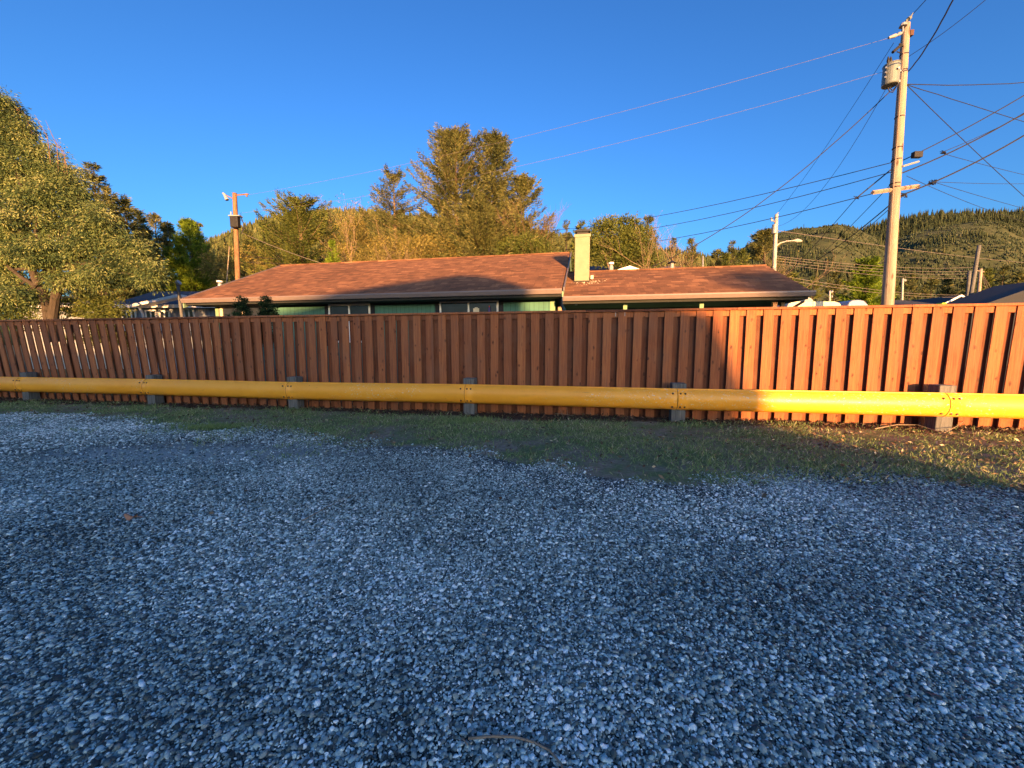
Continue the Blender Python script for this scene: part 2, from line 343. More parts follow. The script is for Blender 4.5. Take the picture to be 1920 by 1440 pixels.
# ------------------------------------------------------------------ gravel pebbles (one uncountable layer of stones)
def pebble_mat():
    m, nt, b = mat('beach_pebbles', .6); a = attr(nt, 'col', 'INSTANCER'); b.inputs['Specular IOR Level'].default_value = .35
    f = noise(nt, coords(nt), 2.5, 4)
    c = ramp(nt, a.outputs['Fac'], [(0, (.03, .042, .042)), (.2, (.10, .135, .13)), (.42, (.24, .32, .31)), (.56, (.37, .38, .32)), (.60, (.32, .42, .41)), (.74, (.44, .56, .54)), (.86, (.58, .70, .67)), (.91, (.90, .97, .92)), (1, (.95, .98, .95))])
    c = mix(nt, 1, c, ramp(nt, f, [(.3, .75), (.7, 1.15)]), 'MULTIPLY')
    nt.links.new(c, b.inputs['Base Color']); return m
def make_gravel():
    P = []; Sz = []
    for (y0, y1, step, s0) in ((.55, 2.2, .0082, .0042), (2.2, 4.2, .0104, .0048), (4.2, 11.5, .0185, .0066)):
        xs = np.arange(-24, 14.5, step) if y1 > 5 else np.arange(-2.0*y1-1.8, 2.0*y1+1.8, step)
        ys = np.arange(y0, y1, step*.9)
        X, Y = np.meshgrid(xs, ys); X = X+rng.uniform(-.5, .5, X.shape)*step; Y = Y+rng.uniform(-.5, .5, X.shape)*step
        X = X.ravel(); Y = Y.ravel(); k = np.abs(X) < 2.0*Y+1.8; X, Y = X[k], Y[k]
        g = grassness(X, Y); n = fbm(X, Y, 2.2, 3)
        p = np.clip(.5-(g+(n-.5)*1.3)*1.5, 0, 1)
        # dusty packed patches with few loose stones
        patch = np.exp(-(((X+3.9)/2.0)**2+((Y-4.35)/.6)**2)**1.5)*1.25*(.55+.8*fbm(X, Y, 1.3, 6))
        patch = np.maximum(patch, np.clip((fbm(X, Y, .6, 11)-.60)*5, 0, .55))
        p = p*np.clip(1.05-patch, .22, 1)
        k = rng.random(len(X)) < p*.88; X, Y = X[k], Y[k]
        s = s0*rng.lognormal(0, .42, len(X)); s = np.clip(s, s0*.45, s0*2.6)
        P.append(np.stack([X, Y, gz(Y)+bumps(X, Y)+s*.25+rng.random(len(X))*s0*.5], -1)); Sz.append(s)
    P = np.concatenate(P); Sz = np.concatenate(Sz); n = len(P); print('pebbles', n)
    me = bpy.data.meshes.new('gravel'); me.vertices.add(n); me.vertices.foreach_set('co', P.astype(np.float32).ravel())
    def A(nm, ty, arr, key='value'):
        a = me.attributes.new(nm, ty, 'POINT'); a.data.foreach_set(key, arr.astype(np.float32).ravel())
    sc = np.stack([Sz*rng.uniform(.9, 1.5, n), Sz*rng.uniform(.75, 1.1, n), Sz*rng.uniform(.45, .8, n)], -1)
    A('psc', 'FLOAT_VECTOR', sc, 'vector')
    A('prot', 'FLOAT_VECTOR', np.stack([rng.normal(0, .35, n), rng.normal(0, .35, n), rng.uniform(0, 6.28, n)], -1), 'vector')
    big = fbm(P[:, 0], P[:, 1], .5, 21)
    A('col', 'FLOAT', np.clip(rng.random(n)+(big+.6*fbm(P[:, 0], P[:, 1], 1.7, 29)-.8)*.6*(rng.random(n) < .85), 0, 1))
    a = me.attributes.new('pk', 'INT', 'POINT'); a.data.foreach_set('value', rng.integers(0, 3, n).astype(np.int32))
    o = bpy.data.objects.new('gravel', me); COL.objects.link(o)
    ng = bpy.data.node_groups.new('gravel_stones', 'GeometryNodeTree')
    ng.interface.new_socket('Geometry', in_out='INPUT', socket_type='NodeSocketGeometry'); ng.interface.new_socket('Geometry', in_out='OUTPUT', socket_type='NodeSocketGeometry')
    nn = ng.nodes; L = ng.links.new; gi = nn.new('NodeGroupInput'); go = nn.new('NodeGroupOutput')
    ico = nn.new('GeometryNodeMeshIcoSphere'); ico.inputs['Subdivisions'].default_value = 2; ico.inputs['Radius'].default_value = 1
    joins = nn.new('GeometryNodeGeometryToInstance'); pm = pebble_mat()
    for k in range(3):
        spn = nn.new('GeometryNodeSetPosition'); no = nn.new('ShaderNodeTexNoise'); no.noise_dimensions = '4D'; no.inputs['W'].default_value = k*3.7+1; no.inputs['Scale'].default_value = .75; no.inputs['Detail'].default_value = 1
        sb = nn.new('ShaderNodeVectorMath'); sb.operation = 'SUBTRACT'; sb.inputs[1].default_value = (.5, .5, .5)
        ml = nn.new('ShaderNodeVectorMath'); ml.operation = 'SCALE'; ml.inputs['Scale'].default_value = 1.5
        L(no.outputs['Color'], sb.inputs[0]); L(sb.outputs[0], ml.inputs[0]); L(ml.outputs[0], spn.inputs['Offset'])
        L(ico.outputs['Mesh'], spn.inputs['Geometry'])
        ss = nn.new('GeometryNodeSetShadeSmooth'); L(spn.outputs[0], ss.inputs[0]); sm = nn.new('GeometryNodeSetMaterial'); sm.inputs['Material'].default_value = pm
        L(ss.outputs[0], sm.inputs[0]); L(sm.outputs[0], joins.inputs[0])
    ip = nn.new('GeometryNodeInstanceOnPoints'); L(gi.outputs[0], ip.inputs['Points']); L(joins.outputs[0], ip.inputs['Instance'])
    ip.inputs['Pick Instance'].default_value = True
    def na(nm, ty):
        q = nn.new('GeometryNodeInputNamedAttribute'); q.data_type = ty; q.inputs[0].default_value = nm; return q.outputs[0]
    L(na('pk', 'INT'), ip.inputs['Instance Index']); L(na('psc', 'FLOAT_VECTOR'), ip.inputs['Scale']); L(na('prot', 'FLOAT_VECTOR'), ip.inputs['Rotation'])
    L(ip.outputs[0], go.inputs[0]); md = o.modifiers.new('stones', 'NODES'); md.node_group = ng
    me.materials.append(pm)
    tag(o, 'blue gray rounded pebble gravel covering the parking lot', 'gravel', kind='stuff')
make_gravel()

# ------------------------------------------------------------------ leaf cards helper
def leaves(mb, P, D, L, Wd, tone, r=rng):
    n = len(P); D = D/np.maximum(1e-6, np.linalg.norm(D, axis=1, keepdims=True))
    S = np.cross(D, r.normal(size=(n, 3))); S /= np.maximum(1e-6, np.linalg.norm(S, axis=1, keepdims=True))
    L = np.broadcast_to(L, (n,))[:, None]; Wd = np.broadcast_to(Wd, (n,))[:, None]
    V = np.stack([P, P+D*L*.45+S*Wd*.5, P+D*L, P+D*L*.55-S*Wd*.5], 1).reshape(-1, 3)
    mb.add(V, np.arange(4*n).reshape(n, 4), np.repeat(np.broadcast_to(tone, (n,)), 4))
# ------------------------------------------------------------------ grass strip, mulch
def make_grass():
    n = 560000; X = rng.uniform(-22, 14, n); Y = rng.uniform(3.2, 12.5, n)
    u = (X-O[0])*UD[0]+(Y-O[1])*UD[1]; v = (X-O[0])*VD[0]+(Y-O[1])*VD[1]; g = grassness(X, Y)
    f = fbm(X, Y, 1.3, 31); f2 = fbm(X, Y, 5, 41)
    dens = np.clip((g+.15)*2.2, 0, 1)*np.clip((f-.30)*3.2, .06, 1)*np.clip((-v-.42+(f2-.5)*.5)*2.2, .04, 1)
    dens = np.maximum(dens, (X > 2.5)*(g > .15)*(v < -.25)*np.clip((fbm(X, Y, 1.6, 33)-.35)*3, .15, 1))
    dens = np.maximum(dens, (g > -1.1)*(X < -1.8)*.35*np.clip((fbm(X, Y, 1.6, 51)-.5)*8, 0, 1)*(v < -.2))
    k = (rng.random(n) < dens) & (v < -.02) & (np.abs(X) < 2.0*Y+2); X, Y, f = X[k], Y[k], f[k]; n = len(X); print('grass', n)
    P = np.stack([X, Y, gz(Y)+bumps(X, Y)-.004], -1); D = np.stack([rng.normal(0, .75, n), rng.normal(0, .75, n), np.ones(n)*.9], -1)
    mb = MB(); leaves(mb, P, D, rng.uniform(.025, .075, n)*(.7+.7*f), rng.uniform(.004, .010, n), np.clip(rng.normal(.42, .25, n)+(f-.5)*.3, 0, 1))
    # taller tufts at the posts
    for (px, py, q) in ((895,790,300),(875,792,260),(545,770,200),(560,775,180),(285,765,200),(50,757,160),(1285,800,200),(380,805,500),(410,803,300)):
        c = gnd(px, py); m_ = q; a = rng.normal(0, .13, (m_, 2))*[1.8, .6]
        P = np.stack([c[0]+a[:, 0], c[1]+a[:, 1], np.full(m_, c[2])], -1)
        leaves(mb, P, np.stack([rng.normal(0, .5, m_), rng.normal(0, .5, m_), np.ones(m_)], -1), rng.uniform(.05, .12, m_), .007, np.clip(rng.normal(.45, .15, m_), 0, 1))
    tag(mb.build('grass', M['grass']), 'short patchy green grass between the gravel and the fence', 'grass', kind='stuff')
    n = 150000; X = rng.uniform(-22, 12, n); Y = rng.uniform(1.0, 12.5, n); v = (X-O[0])*VD[0]+(Y-O[1])*VD[1]; g = grassness(X, Y)
    d = np.clip((v+.75+(fbm(X, Y, 1.5, 61)-.5)*.7)*3, 0, 1)*(v < .1)+.10*(g > 0)+.4*(g > 0)*(X > 3)*(fbm(X, Y, 1.2, 71) > .45)+.004*(g < 0)*(Y > 2.6)
    k = (rng.random(n) < d) & (np.abs(X) < 2.0*Y+2) & (v < .25); X, Y = X[k], Y[k]; n = len(X)
    P = np.stack([X, Y, gz(Y)+bumps(X, Y)+rng.uniform(.002, .03, n)], -1); D = np.stack([rng.normal(0, 1, n), rng.normal(0, 1, n), rng.normal(0, .35, n)], -1)
    v = (X-O[0])*VD[0]+(Y-O[1])*VD[1]
    mb = MB(); leaves(mb, P, D, rng.uniform(.025, .075, n), rng.uniform(.012, .035, n), np.clip(np.where(v > -.6, rng.beta(1.6, 3.2, n), rng.beta(3, 2, n))+.12*(X > 3), 0, 1))
    tag(mb.build('leaf_litter', M['mulch']), 'dark bark chips and dead leaves strewn along the foot of the fence', 'leaf litter', kind='stuff')
make_grass()

# ------------------------------------------------------------------ fence
def make_fence():
    f = thing('wooden_fence', 'long reddish brown stained board on board wooden fence with a flat cap', 'fence', LOC0, -AL)
    pitch, bw = .256, .146; u0, bay = -22.0, 2.44
    nb = 14; k = 0; ub = u0
    gu = lambda u, v=0: float(gz(w_uv(u, v)[1]))
    u = u0; panels = [MB() for _ in range(nb)]
    i = 0
    while u < u0+nb*bay-.01:
        b = min(nb-1, int((u-u0)/bay)); X = w_uv(u, 0)[0]
        lean = -.15*min(1, max(0, (-6.3-u)/5.5)) + .035*max(0, min(1, (u-4.6)/1.5)); lean += random.gauss(0, .003)
        top = 1.80+gu(u)*.0; z0 = gu(u)-.01+random.uniform(-.012, .012); sh = lean
        w = bw+random.uniform(-.004, .004)
        pb = panels[b]; du = -sh*(1.0)
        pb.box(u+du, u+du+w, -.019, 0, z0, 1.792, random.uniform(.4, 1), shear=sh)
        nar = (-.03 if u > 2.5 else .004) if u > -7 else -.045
        pb.box(u+du+pitch*.5+nar/2, u+du+pitch*.5+bw-nar/2, .044, .062, z0+.01, 1.70, random.uniform(0, .3), shear=sh)  # back boards: darker tone paints in the shade between the front boards
        u += pitch+random.uniform(-.003, .003); i += 1
    for b in range(nb):
        a, c = u0+b*bay, u0+(b+1)*bay
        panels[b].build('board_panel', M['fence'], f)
        m = MB(); m.box(a+.002, c-.002, -.052, .092, 1.794, 1.832); m.build('top_cap', M['fence'], f, bevel=.003)
        m = MB(); m.box(a+.001, c-.001, .001, .043, 1.700, 1.789); m.build('top_rail', M['fence'], f)
        m = MB(); m.box(a+.001, c-.001, .001, .043, .30, .39); m.build('bottom_rail', M['fence'], f)
        m = MB(); m.box(c-.045, c+.045, .064, .155, -.25, 1.78); m.build('post', M['fence'], f)
        # pale metal bracket ends by one board
    ub_, zb = uz(1160, 590, -.02)
    for d in (-.055, .10):
        m = MB(); m.box(ub_+d, ub_+d+.008, -.024, -.0195, 1.72, 1.785); m.build('bracket', M['steel'], f)
make_fence()

# ------------------------------------------------------------------ guardrail
def make_guardrail():
    g = thing('guardrail', 'long low weathered yellow convex guardrail bolted to gray wooden posts', 'guardrail', LOC0, -AL)
    xs = [2433, 1780, 1275, 878, 545, 277, 40, -153, -340, -500]; tops = [.53, .530, .512, .510, .482, .480, .460, .455, .45, .45]
    js = []
    for n, (x, tp) in enumerate(zip(xs, tops)):
        t = 5.56*(1+.128*(n-1)); X = (x-960)/FPX*t; Y = (t-.06)/cp
        u, v = uvc((X, Y)); js.append((u, v, tp))
    H = .352; BUL = .11; NP = 14
    prof = []
    for i in range(NP+1):
        a = -1+2*i/NP; prof.append((BUL*(math.sqrt(max(0, 1-.93*a*a))-math.sqrt(.07))/(1-math.sqrt(.07)), a*H/2))
    for i in range(len(js)-1):
        (ua, va, za), (ub, vb, zb) = js[i], js[i+1]       # right to left
        m = MB(); V = []; K = 24; outer = []
        for side, off in ((0, 0.0), (1, .004)):
            for k in range(K+1):
                s_ = k/K; over = .04 if k == K else (0.0)
                u = ua+(ub-ua)*s_ - (over if k == K else 0) + (.13 if k == 0 else 0)
                v = va+(vb-va)*s_; zt = za+(zb-za)*s_
                zc = zt-H/2
                flare = .0035 if k > K-2 else 0
                for (d, h) in prof: V.append((u, v-d-flare+off*(1), zc+h))
        n1 = NP+1; base = (K+1)*n1; F = []
        for k in range(K):
            for j in range(NP):
                a = k*n1+j; F.append((a, a+1, a+n1+1, a+n1)); b = base+a; F.append((b, b+n1, b+n1+1, b+1))
        for k in range(K):
            for j in (0, NP):
                a = k*n1+j; F.append((a, a+n1, base+a+n1, base+a))
        for k in (0, K):
            for j in range(NP):
                a = k*n1+j; F.append((a, base+a, base+a+1, a+1))
        m.add(V, F, i*.1); m.build('rail_beam', M['yellow'], g, smooth=True)
    for i, (u, v, tp) in enumerate(js):
        gu = float(gz(w_uv(u, v)[1])); w = .105 if i != 2 else .11
        m = MB(); m.box(u-w, u+w-.005*i%3*.0, v+.012, v+.012+.2, gu-.25, tp+.095+.015*math.sin(i*2.3), shear=.01*math.sin(i*3.1))
        po = m.build('post', M['graywood'], g, bevel=.012)
        # seam of the overlapping beam end and its bolts
        m = MB(); pts = [(u-.042-.002, v-d-.0042, tp-H/2+h) for d, h in prof]; m.tube(pts, .0028, 4); m.build('joint_seam', M['seam'], g)
        for (du, hh) in ((-.12, .1), (-.12, -.12), (.0, .1), (.0, -.12), (.07, .1), (.07, -.12)):
            hz = hh; a = hz/(H/2); d = BUL*(math.sqrt(max(0, 1-.93*a*a))-math.sqrt(.07))/(1-math.sqrt(.07))
            m = MB(); c = Vector((u+du, v-d-.003, tp-H/2+hz)); m.tube([c, c+Vector((0, -.012, .0))], [.017, .012], 8); m.build('bolt', M['rust'], g, smooth=False)
make_guardrail()

# ------------------------------------------------------------------ green house
def sheetroof(mb, u0, u1, ve, ze, vr, zr, th=.05):
    mb.prism([(ve, ze), (vr, zr), (vr, zr-th), (ve, ze-th)], 'x', u0, u1)
def window(parent, u0, u1, z0, z1, v, frame=None, slide=True, dark=False, fw=.05, mull=1):
    fr = MB(); d = .05
    fr.box(u0, u1, v-d, v-.004, z0, z0+fw); fr.box(u0, u1, v-d, v-.004, z1-fw, z1)
    fr.box(u0, u0+fw, v-d+.001, v-.004, z0+fw, z1-fw); fr.box(u1-fw, u1, v-d+.001, v-.004, z0+fw, z1-fw)
    for k in range(mull):
        um = u0+(u1-u0)*(k+1)/(mull+1); fr.box(um-fw*.45, um+fw*.45, v-d+.002, v-.005, z0+fw, z1-fw)
    w = fr.build('window', frame or M['white'], parent, bevel=.004)
    p = MB(); p.box(u0+fw*.6, u1-fw*.6, v-.024, v-.008, z0+fw*.6, z1-fw*.6); p.build('pane', M['glass'], w)
    return w
def make_house():
    h = thing('green_house', 'sage green single storey house with brown shingle roof right behind the fence', 'house', LOC0, -AL)
    GZ_ = -.22; wl, wr, wv, wb = -11.3, -.86, 3.1, 9.5
    eL, eR, ve, ze, vr, zr = -11.76, -.62, 2.5, 2.59, 6.3, 4.28
    m = MB(); m.box(wl, wr, wv, wb, GZ_, ze-.22)
    # gable walls (ends)
    for (a, b) in ((wl, wl+.12), (wr-.12, wr)):
        m.prism([(wv, ze-.215), (wb, ze-.215), (wb, ze+.10), (vr, zr-.16), (wv, ze+.10)], 'x', a, b)
    m.build('wall', M['green'], h)
    m = MB(); sheetroof(m, eL, eR, ve, ze, vr, zr); sheetroof(m, eL, eR, 2*vr-ve, ze, vr+.001, zr); ro = m.build('roof', M['shingle'], h)
    m = MB(); m.tube([(eL+.02, vr, zr+.004), (eR-.02, vr, zr+.004)], .035, 6); m.build('ridge_cap', M['shingle'], ro)
    m = MB(); m.prism([(ve-.11, ze-.02), (ve-.005, ze-.02), (ve-.005, ze-.14), (ve-.085, ze-.14), (ve-.115, ze-.05)], 'x', eL+.0, eR-.0); m.build('gutter', M['gutter'], h)
    m = MB(); m.box(eL+.03, eR-.03, ve+.0, wv-.002, ze-.20, ze-.17); m.build('soffit', M['soffit'], h)
    m = MB(); m.box(eL+.05, eR-.02, ve-.0+.002, ve+.03, ze-.168, ze-.055); m.build('fascia', M['navy'], h)
    for a in (eR-.003, eL-.03):      # rake boards
        m = MB(); s_ = (zr-ze)/(vr-ve)
        m.prism([(ve-.02, ze-.06-.02), (vr, zr-.055), (2*vr-ve, ze-.06), (2*vr-ve, ze-.26), (vr, zr-.26), (ve-.02, ze-.28)], 'x', a, a+.035); m.build('rake_board', M['greentrim'], h)
        m = MB(); m.prism([(ve-.06, ze+.012), (vr, zr+.03), (vr, zr-.05), (ve-.06, ze-.07)], 'x', a+.036, a+.06); m.build('rake_trim', M['gutter'], h)
    m = MB(); m.box(wr-.10, wr+.03, wv-.03, wv-.003, GZ_, ze-.205); m.build('corner_board', M['greentrim'], h)
    u, z = uz(1003, 560, wv); m = MB(); m.box(wl-.02, wl+.10, wv-.03, wv-.003, GZ_, ze-.205); m.build('corner_board', M['greentrim'], h)
    m = MB(); m.box(wl+.12, wr-.12, wv-.028, wv-.003, ze-.25, ze-.202); m.build('frieze_board', M['navy'], h)
    for (xa, xb, yt, big) in ((617, 695, 571, 0), (825, 935, 565, 0)):
        ua, zt = uz(xa, yt, wv); ub_, _ = uz(xb, yt, wv)
        window(h, ua, ub_, zt-1.1, zt, wv)
        m = MB(); m.box(ua-.13, ua-.006, wv-.03, wv-.003, zt-1.2, ze-.252); m.box(ub_+.006, ub_+.13, wv-.03, wv-.003, zt-1.2, ze-.252)
        m.box(ua-.006, ub_+.006, wv-.026, wv-.003, zt+.004, ze-.253); m.build('window_surround', M['navy'], h)
    ua, zt = uz(414, 573, wv); ub_, _ = uz(502, 573, wv); w = window(h, ua, ub_, zt-1.1, zt, wv, frame=M['cream'], fw=.09)
    m = MB(); m.box(ua-.1, ua-.005, wv-.028, wv-.003, zt-1.2, ze-.252); m.build('window_surround', M['gutter'], h)
    # wing with deep porch eave
    W0, W1 = -.60, 4.72; ve2, ze2, vr2, zr2 = 2.5, 2.40, 4.7, 3.35
    m = MB(); sheetroof(m, W0, W1, ve2, ze2, vr2, zr2); sheetroof(m, W0, W1, 2*vr2-ve2, ze2, vr2+.001, zr2); ro = m.build('wing_roof', M['shingle'], h)
    m = MB(); m.tube([(W0+.02, vr2, zr2+.004), (W1-.02, vr2, zr2+.004)], .03, 6); m.build('ridge_cap', M['shingle'], ro)
    m = MB(); m.prism([(ve2-.11, ze2-.02), (ve2-.005, ze2-.02), (ve2-.005, ze2-.13), (ve2-.085, ze2-.13), (ve2-.115, ze2-.05)], 'x', W0-.0, W1+.05); m.build('gutter', M['gutter'], h)
    m = MB(); m.prism([(ve2+.01, ze2-.058), (vr2, zr2-.06), (vr2, ze2-.19), (ve2+.01, ze2-.19)], 'x', W0, W1-.03); m.build('soffit', M['soffit'], h)
    m = MB(); m.box(W0+.0, W1-.45, 4.0, 6.3, GZ_, ze2-.192); m.build('porch_wall', M['green'], h)
    for (x, y, c) in ((1172, 575, 'greentrim'), (1315, 570, 'greentrim'), (1452, 570, 'peach')):
        u, z = uz(x, y, 2.85); m = MB(); m.box(u-.045, u+.045, 2.81, 2.90, GZ_, ze2-.191); m.build('porch_post', M[c], h)
    u, z = uz(1470, 570, 2.85); m = MB(); m.tube([(u-.05, 2.86, z-.25), (u+.40, 2.86, ze2-.20)], .03, 6); m.box(u-.07, u-.0, 2.81, 2.90, GZ_, ze2-.192); m.build('brace', M['navy'], h)
    m = MB(); u, z = uz(1050, 580, 2.9); m.prism([(u-.05, ze2-.2), (u+.02, ze2-.2), (u+.10, 1.9), (u-.05, 1.9)], 'y', 2.9, 2.93); m.build('trim_board', M['peach'], h)
    for (x, y) in ((1068, 568), (1081, 570), (1222, 563)):
        u, z = uz(x, y, 2.7); m = MB(); m.tube([(u, 2.7, ze2-.17), (u, 2.7, z+.04)], .012, 6); m.tube([(u, 2.7, z+.045), (u-.01, 2.68, z-.015)], [.022, .035], 8); m.build('flood_light', M['white'], h)
    # chimney
    m = MB(); m.box(-.37, .02, 3.68, 4.07, 2.7, 4.13); ch = m.build('chimney', M['chimney'], h, bevel=.008)
    m = MB(); m.box(-.39, .04, 3.66, 4.09, 4.075, 4.15); m.build('crown', M['chimney'], ch)
    m = MB(); m.box(-.33, -.02, 3.72, 4.03, 4.152, 4.22); m.box(-.37, .02, 3.68, 4.07, 4.222, 4.27); m.build('chimney_cap', M['black'], ch)
    m = MB()
    for k in range(14): a = -.39+k*.031; m.box(a, a+.02, 3.655, 3.675, 2.86-.02*random.random(), 2.94)
    m.build('flashing', M['black'], ch)
    m = MB(); m.box(.06, .13, 3.72, 3.8, 2.98, 3.08); m.build('vent_stub', M['cream'], h)
    m = MB()                                                              # moss crumbs round the chimney foot
    for k in range(90):
        uu = random.gauss(.02, .22); vv = 3.62+random.gauss(0, .1); s_ = random.uniform(.006, .018); zz = ze2+(vv-ve2)*.4318
        m.box(uu, uu+s_, vv, vv+s_, zz-.004, zz+s_*.6)
    m.build('moss', M['cream'], h)
    u, z = uz(1260, 492, 4.8); m = MB(); m.tube([(u, 4.8, 3.3), (u, 4.8, z-.12)], [.10, .05], 8); m.tube([(u, 4.8, z-.12), (u, 4.8, z-.02)], .05, 8); v_ = m.build('roof_vent', M['porcelain'], h)
    m = MB(); m.tube([(u, 4.8, z-.02), (u, 4.8, z+.05)], [.13, .02], 8); m.build('vent_cap', M['black'], v_)
make_house()
# things on the sill seen in the right window
def sill_things():
    u, z = uz(893, 580, 3.0)
    m = MB()
    base = w_uv(u, 3.02, z-.12); t = thing('tissue_box', 'pale yellow carton standing in the right hand window of the green house', 'box', tuple(base), -AL)
    m = MB(); m.box(-.09, .07, 0, .01, 0, .15); m.box(-.05, .03, 0, .009, .152, .175); m.build('carton', M['cream'], t)
    u, z = uz(917, 580, 3.0); base = w_uv(u, 3.02, z-.14); t = thing('bottle', 'small red and blue bottle standing in the right hand window', 'bottle', tuple(base), -AL)
    m = MB(); m.tube([(0,0,0),(0,0,.17),(0,0,.20)], [.028, .028, .012], 8); m.build('bottle_body', simple('blue_label', (.12,.10,.30)), t)
    m = MB(); m.tube([(0,0,.2),(0,0,.235)], .016, 8); m.build('cap', simple('red_cap', (.4,.03,.02)), t)
sill_things()

# ------------------------------------------------------------------ other buildings
def gable_house(name, label, xL, xR, yE, yR, t, depth, wallm, roofm, ridge_along_x=True, wins=(), cat='house', wall_off=.3, overh=.4, group=None, rake='white'):
    """xL,xR eave ends, yE eave pixel row, yR ridge pixel row, all at distance t"""
    a = at(xL, yE, t); b = at(xR, yE, t); zE = (a[2]+b[2])/2; X0, X1 = a[0], b[0]; Y0 = (a[1]+b[1])/2
    h = thing(name, label, cat, ((X0+X1)/2, Y0, 0), 0, group); w = (X1-X0)/2
    if ridge_along_x:
        tr = t+depth/2; zr = at(xL, yR, tr)[2]
        m = MB(); m.box(-w+overh, w-overh, overh, depth-overh, -.26, zE-.02)
        for s_ in (-1, 1):
            x = s_*(w-overh); m.prism([(overh, zE-.02), (depth-overh, zE-.02), (depth/2, zr-.12)], 'x', min(x, x-s_*.1), max(x, x-s_*.1))
        m.build('wall', wallm, h)
        m = MB(); sheetroof(m, -w, w, 0, zE, depth/2, zr, .12); sheetroof(m, -w, w, depth, zE, depth/2+.002, zr, .12); m.build('roof', roofm, h)
        m = MB(); m.box(-w, w, -.04, -.003, zE-.16, zE-.0); m.build('fascia', M['white'], h)
    else:
        zr = at(xL, yR, t)[2]
        m = MB(); m.box(-w+overh, w-overh, overh, depth, -.26, zE-.02); m.prism([(-w+overh, zE-.02), (w-overh, zE-.02), (0, zr-.15)], 'y', overh, depth); m.build('wall', wallm, h)
        m = MB()
        for s_ in (-1, 1): m.prism([(s_*w, zE), (0.001*s_, zr), (0.001*s_, zr-.1), (s_*w, zE-.1)][::s_], 'y', 0, depth)
        m.build('roof', roofm, h)
        m = MB()
        for s_ in (-1, 1): m.prism([(s_*w, zE+.03), (0, zr+.03), (0, zr-.16), (s_*w, zE-.16)][::s_], 'y', -.04, -.002)
        m.build('rake_board', M[rake], h)
    for (xa, xb, ya, yb, mu) in wins:
        p = at(xa, ya, t+overh); q = at(xb, yb, t+overh)
        fw = .06; u0, u1 = p[0]-h.location.x, q[0]-h.location.x
        window(h, u0, u1, q[2], p[2], overh, fw=.07, mull=mu)
    return h
# blue-gray homes on the left
h1 = gable_house('blue_house', 'blue gray mobile home with white trimmed windows left of the green house', 205, 420, 571, 547, 19.5, 5, M['bluesiding'], M['grayroof'], True,
    [(228, 255, 581, 620, 2), (272, 293, 581, 620, 1), (298, 318, 582, 620, 1), (344, 364, 578, 620, 1)])
def porch_gable():
    p = at(262, 571, 19.2); h = h1
    m = MB(); a = at(258, 571, 19.2); b = at(345, 553, 19.2); o = np.array(h.location)
    a -= o; b -= o; m.prism([(a[0], a[2]), (b[0], b[2]), (b[0], b[2]-.14), (a[0], a[2]-.14)], 'y', -.6, -.1); m.build('sloped_fascia', M['white'], h)
    c = at(256, 573, 19.3)-o; m = MB(); m.tube([(c[0], -.1, c[2]), (c[0]+.12, -.05, c[2]-.4), (c[0]+.12, 0.1, -.2)], .05, 8); m.build('downspout', M['white'], h)
porch_gable()
gable_house('pale_mobile_home', 'pale gray mobile home mostly hidden behind the big gum tree', 10, 225, 572, 553, 23, 8, M['porcelain'], M['grayroof'], True, [(190, 205, 584, 615, 1)])
# brown house far behind the wing
gable_house('far_brown_house', 'gray roofed house with a small tan gable beyond the chimney', 1095, 1320, 508, 500, 20, 6, M['peach'], simple('taupe_roof', (.16,.11,.10), .95, .2, 10), True)
gable_house('tan_gable_house', 'tan gable roof peeking over the wing just right of the chimney', 1145, 1215, 511, 500, 17, 5, M['navy'], M['peach'], False)
def roof_pipe(x, y0, y1, t, label):
    a = at(x, y0, t); b = at(x, y1, t); th = thing('vent_pipe', label, 'pipe', (a[0], a[1], 0)); m = MB()
    m.tube([(0, 0, 0), (0, 0, a[2]-.1), (0, 0, a[2])], [.09, .09, .05], 8); m.build('pipe', M['porcelain'], th)
    m = MB(); m.tube([(0, 0, a[2]+.01), (0, 0, a[2]+.08)], .11, 8); m.build('cap', M['white'], th)
roof_pipe(1146, 496, 508, 15.6, 'white vent pipe rising behind the wing roof near the chimney')
roof_pipe(412, 530, 545, 16.5, 'white vent pipe beside the left end of the brown roof')
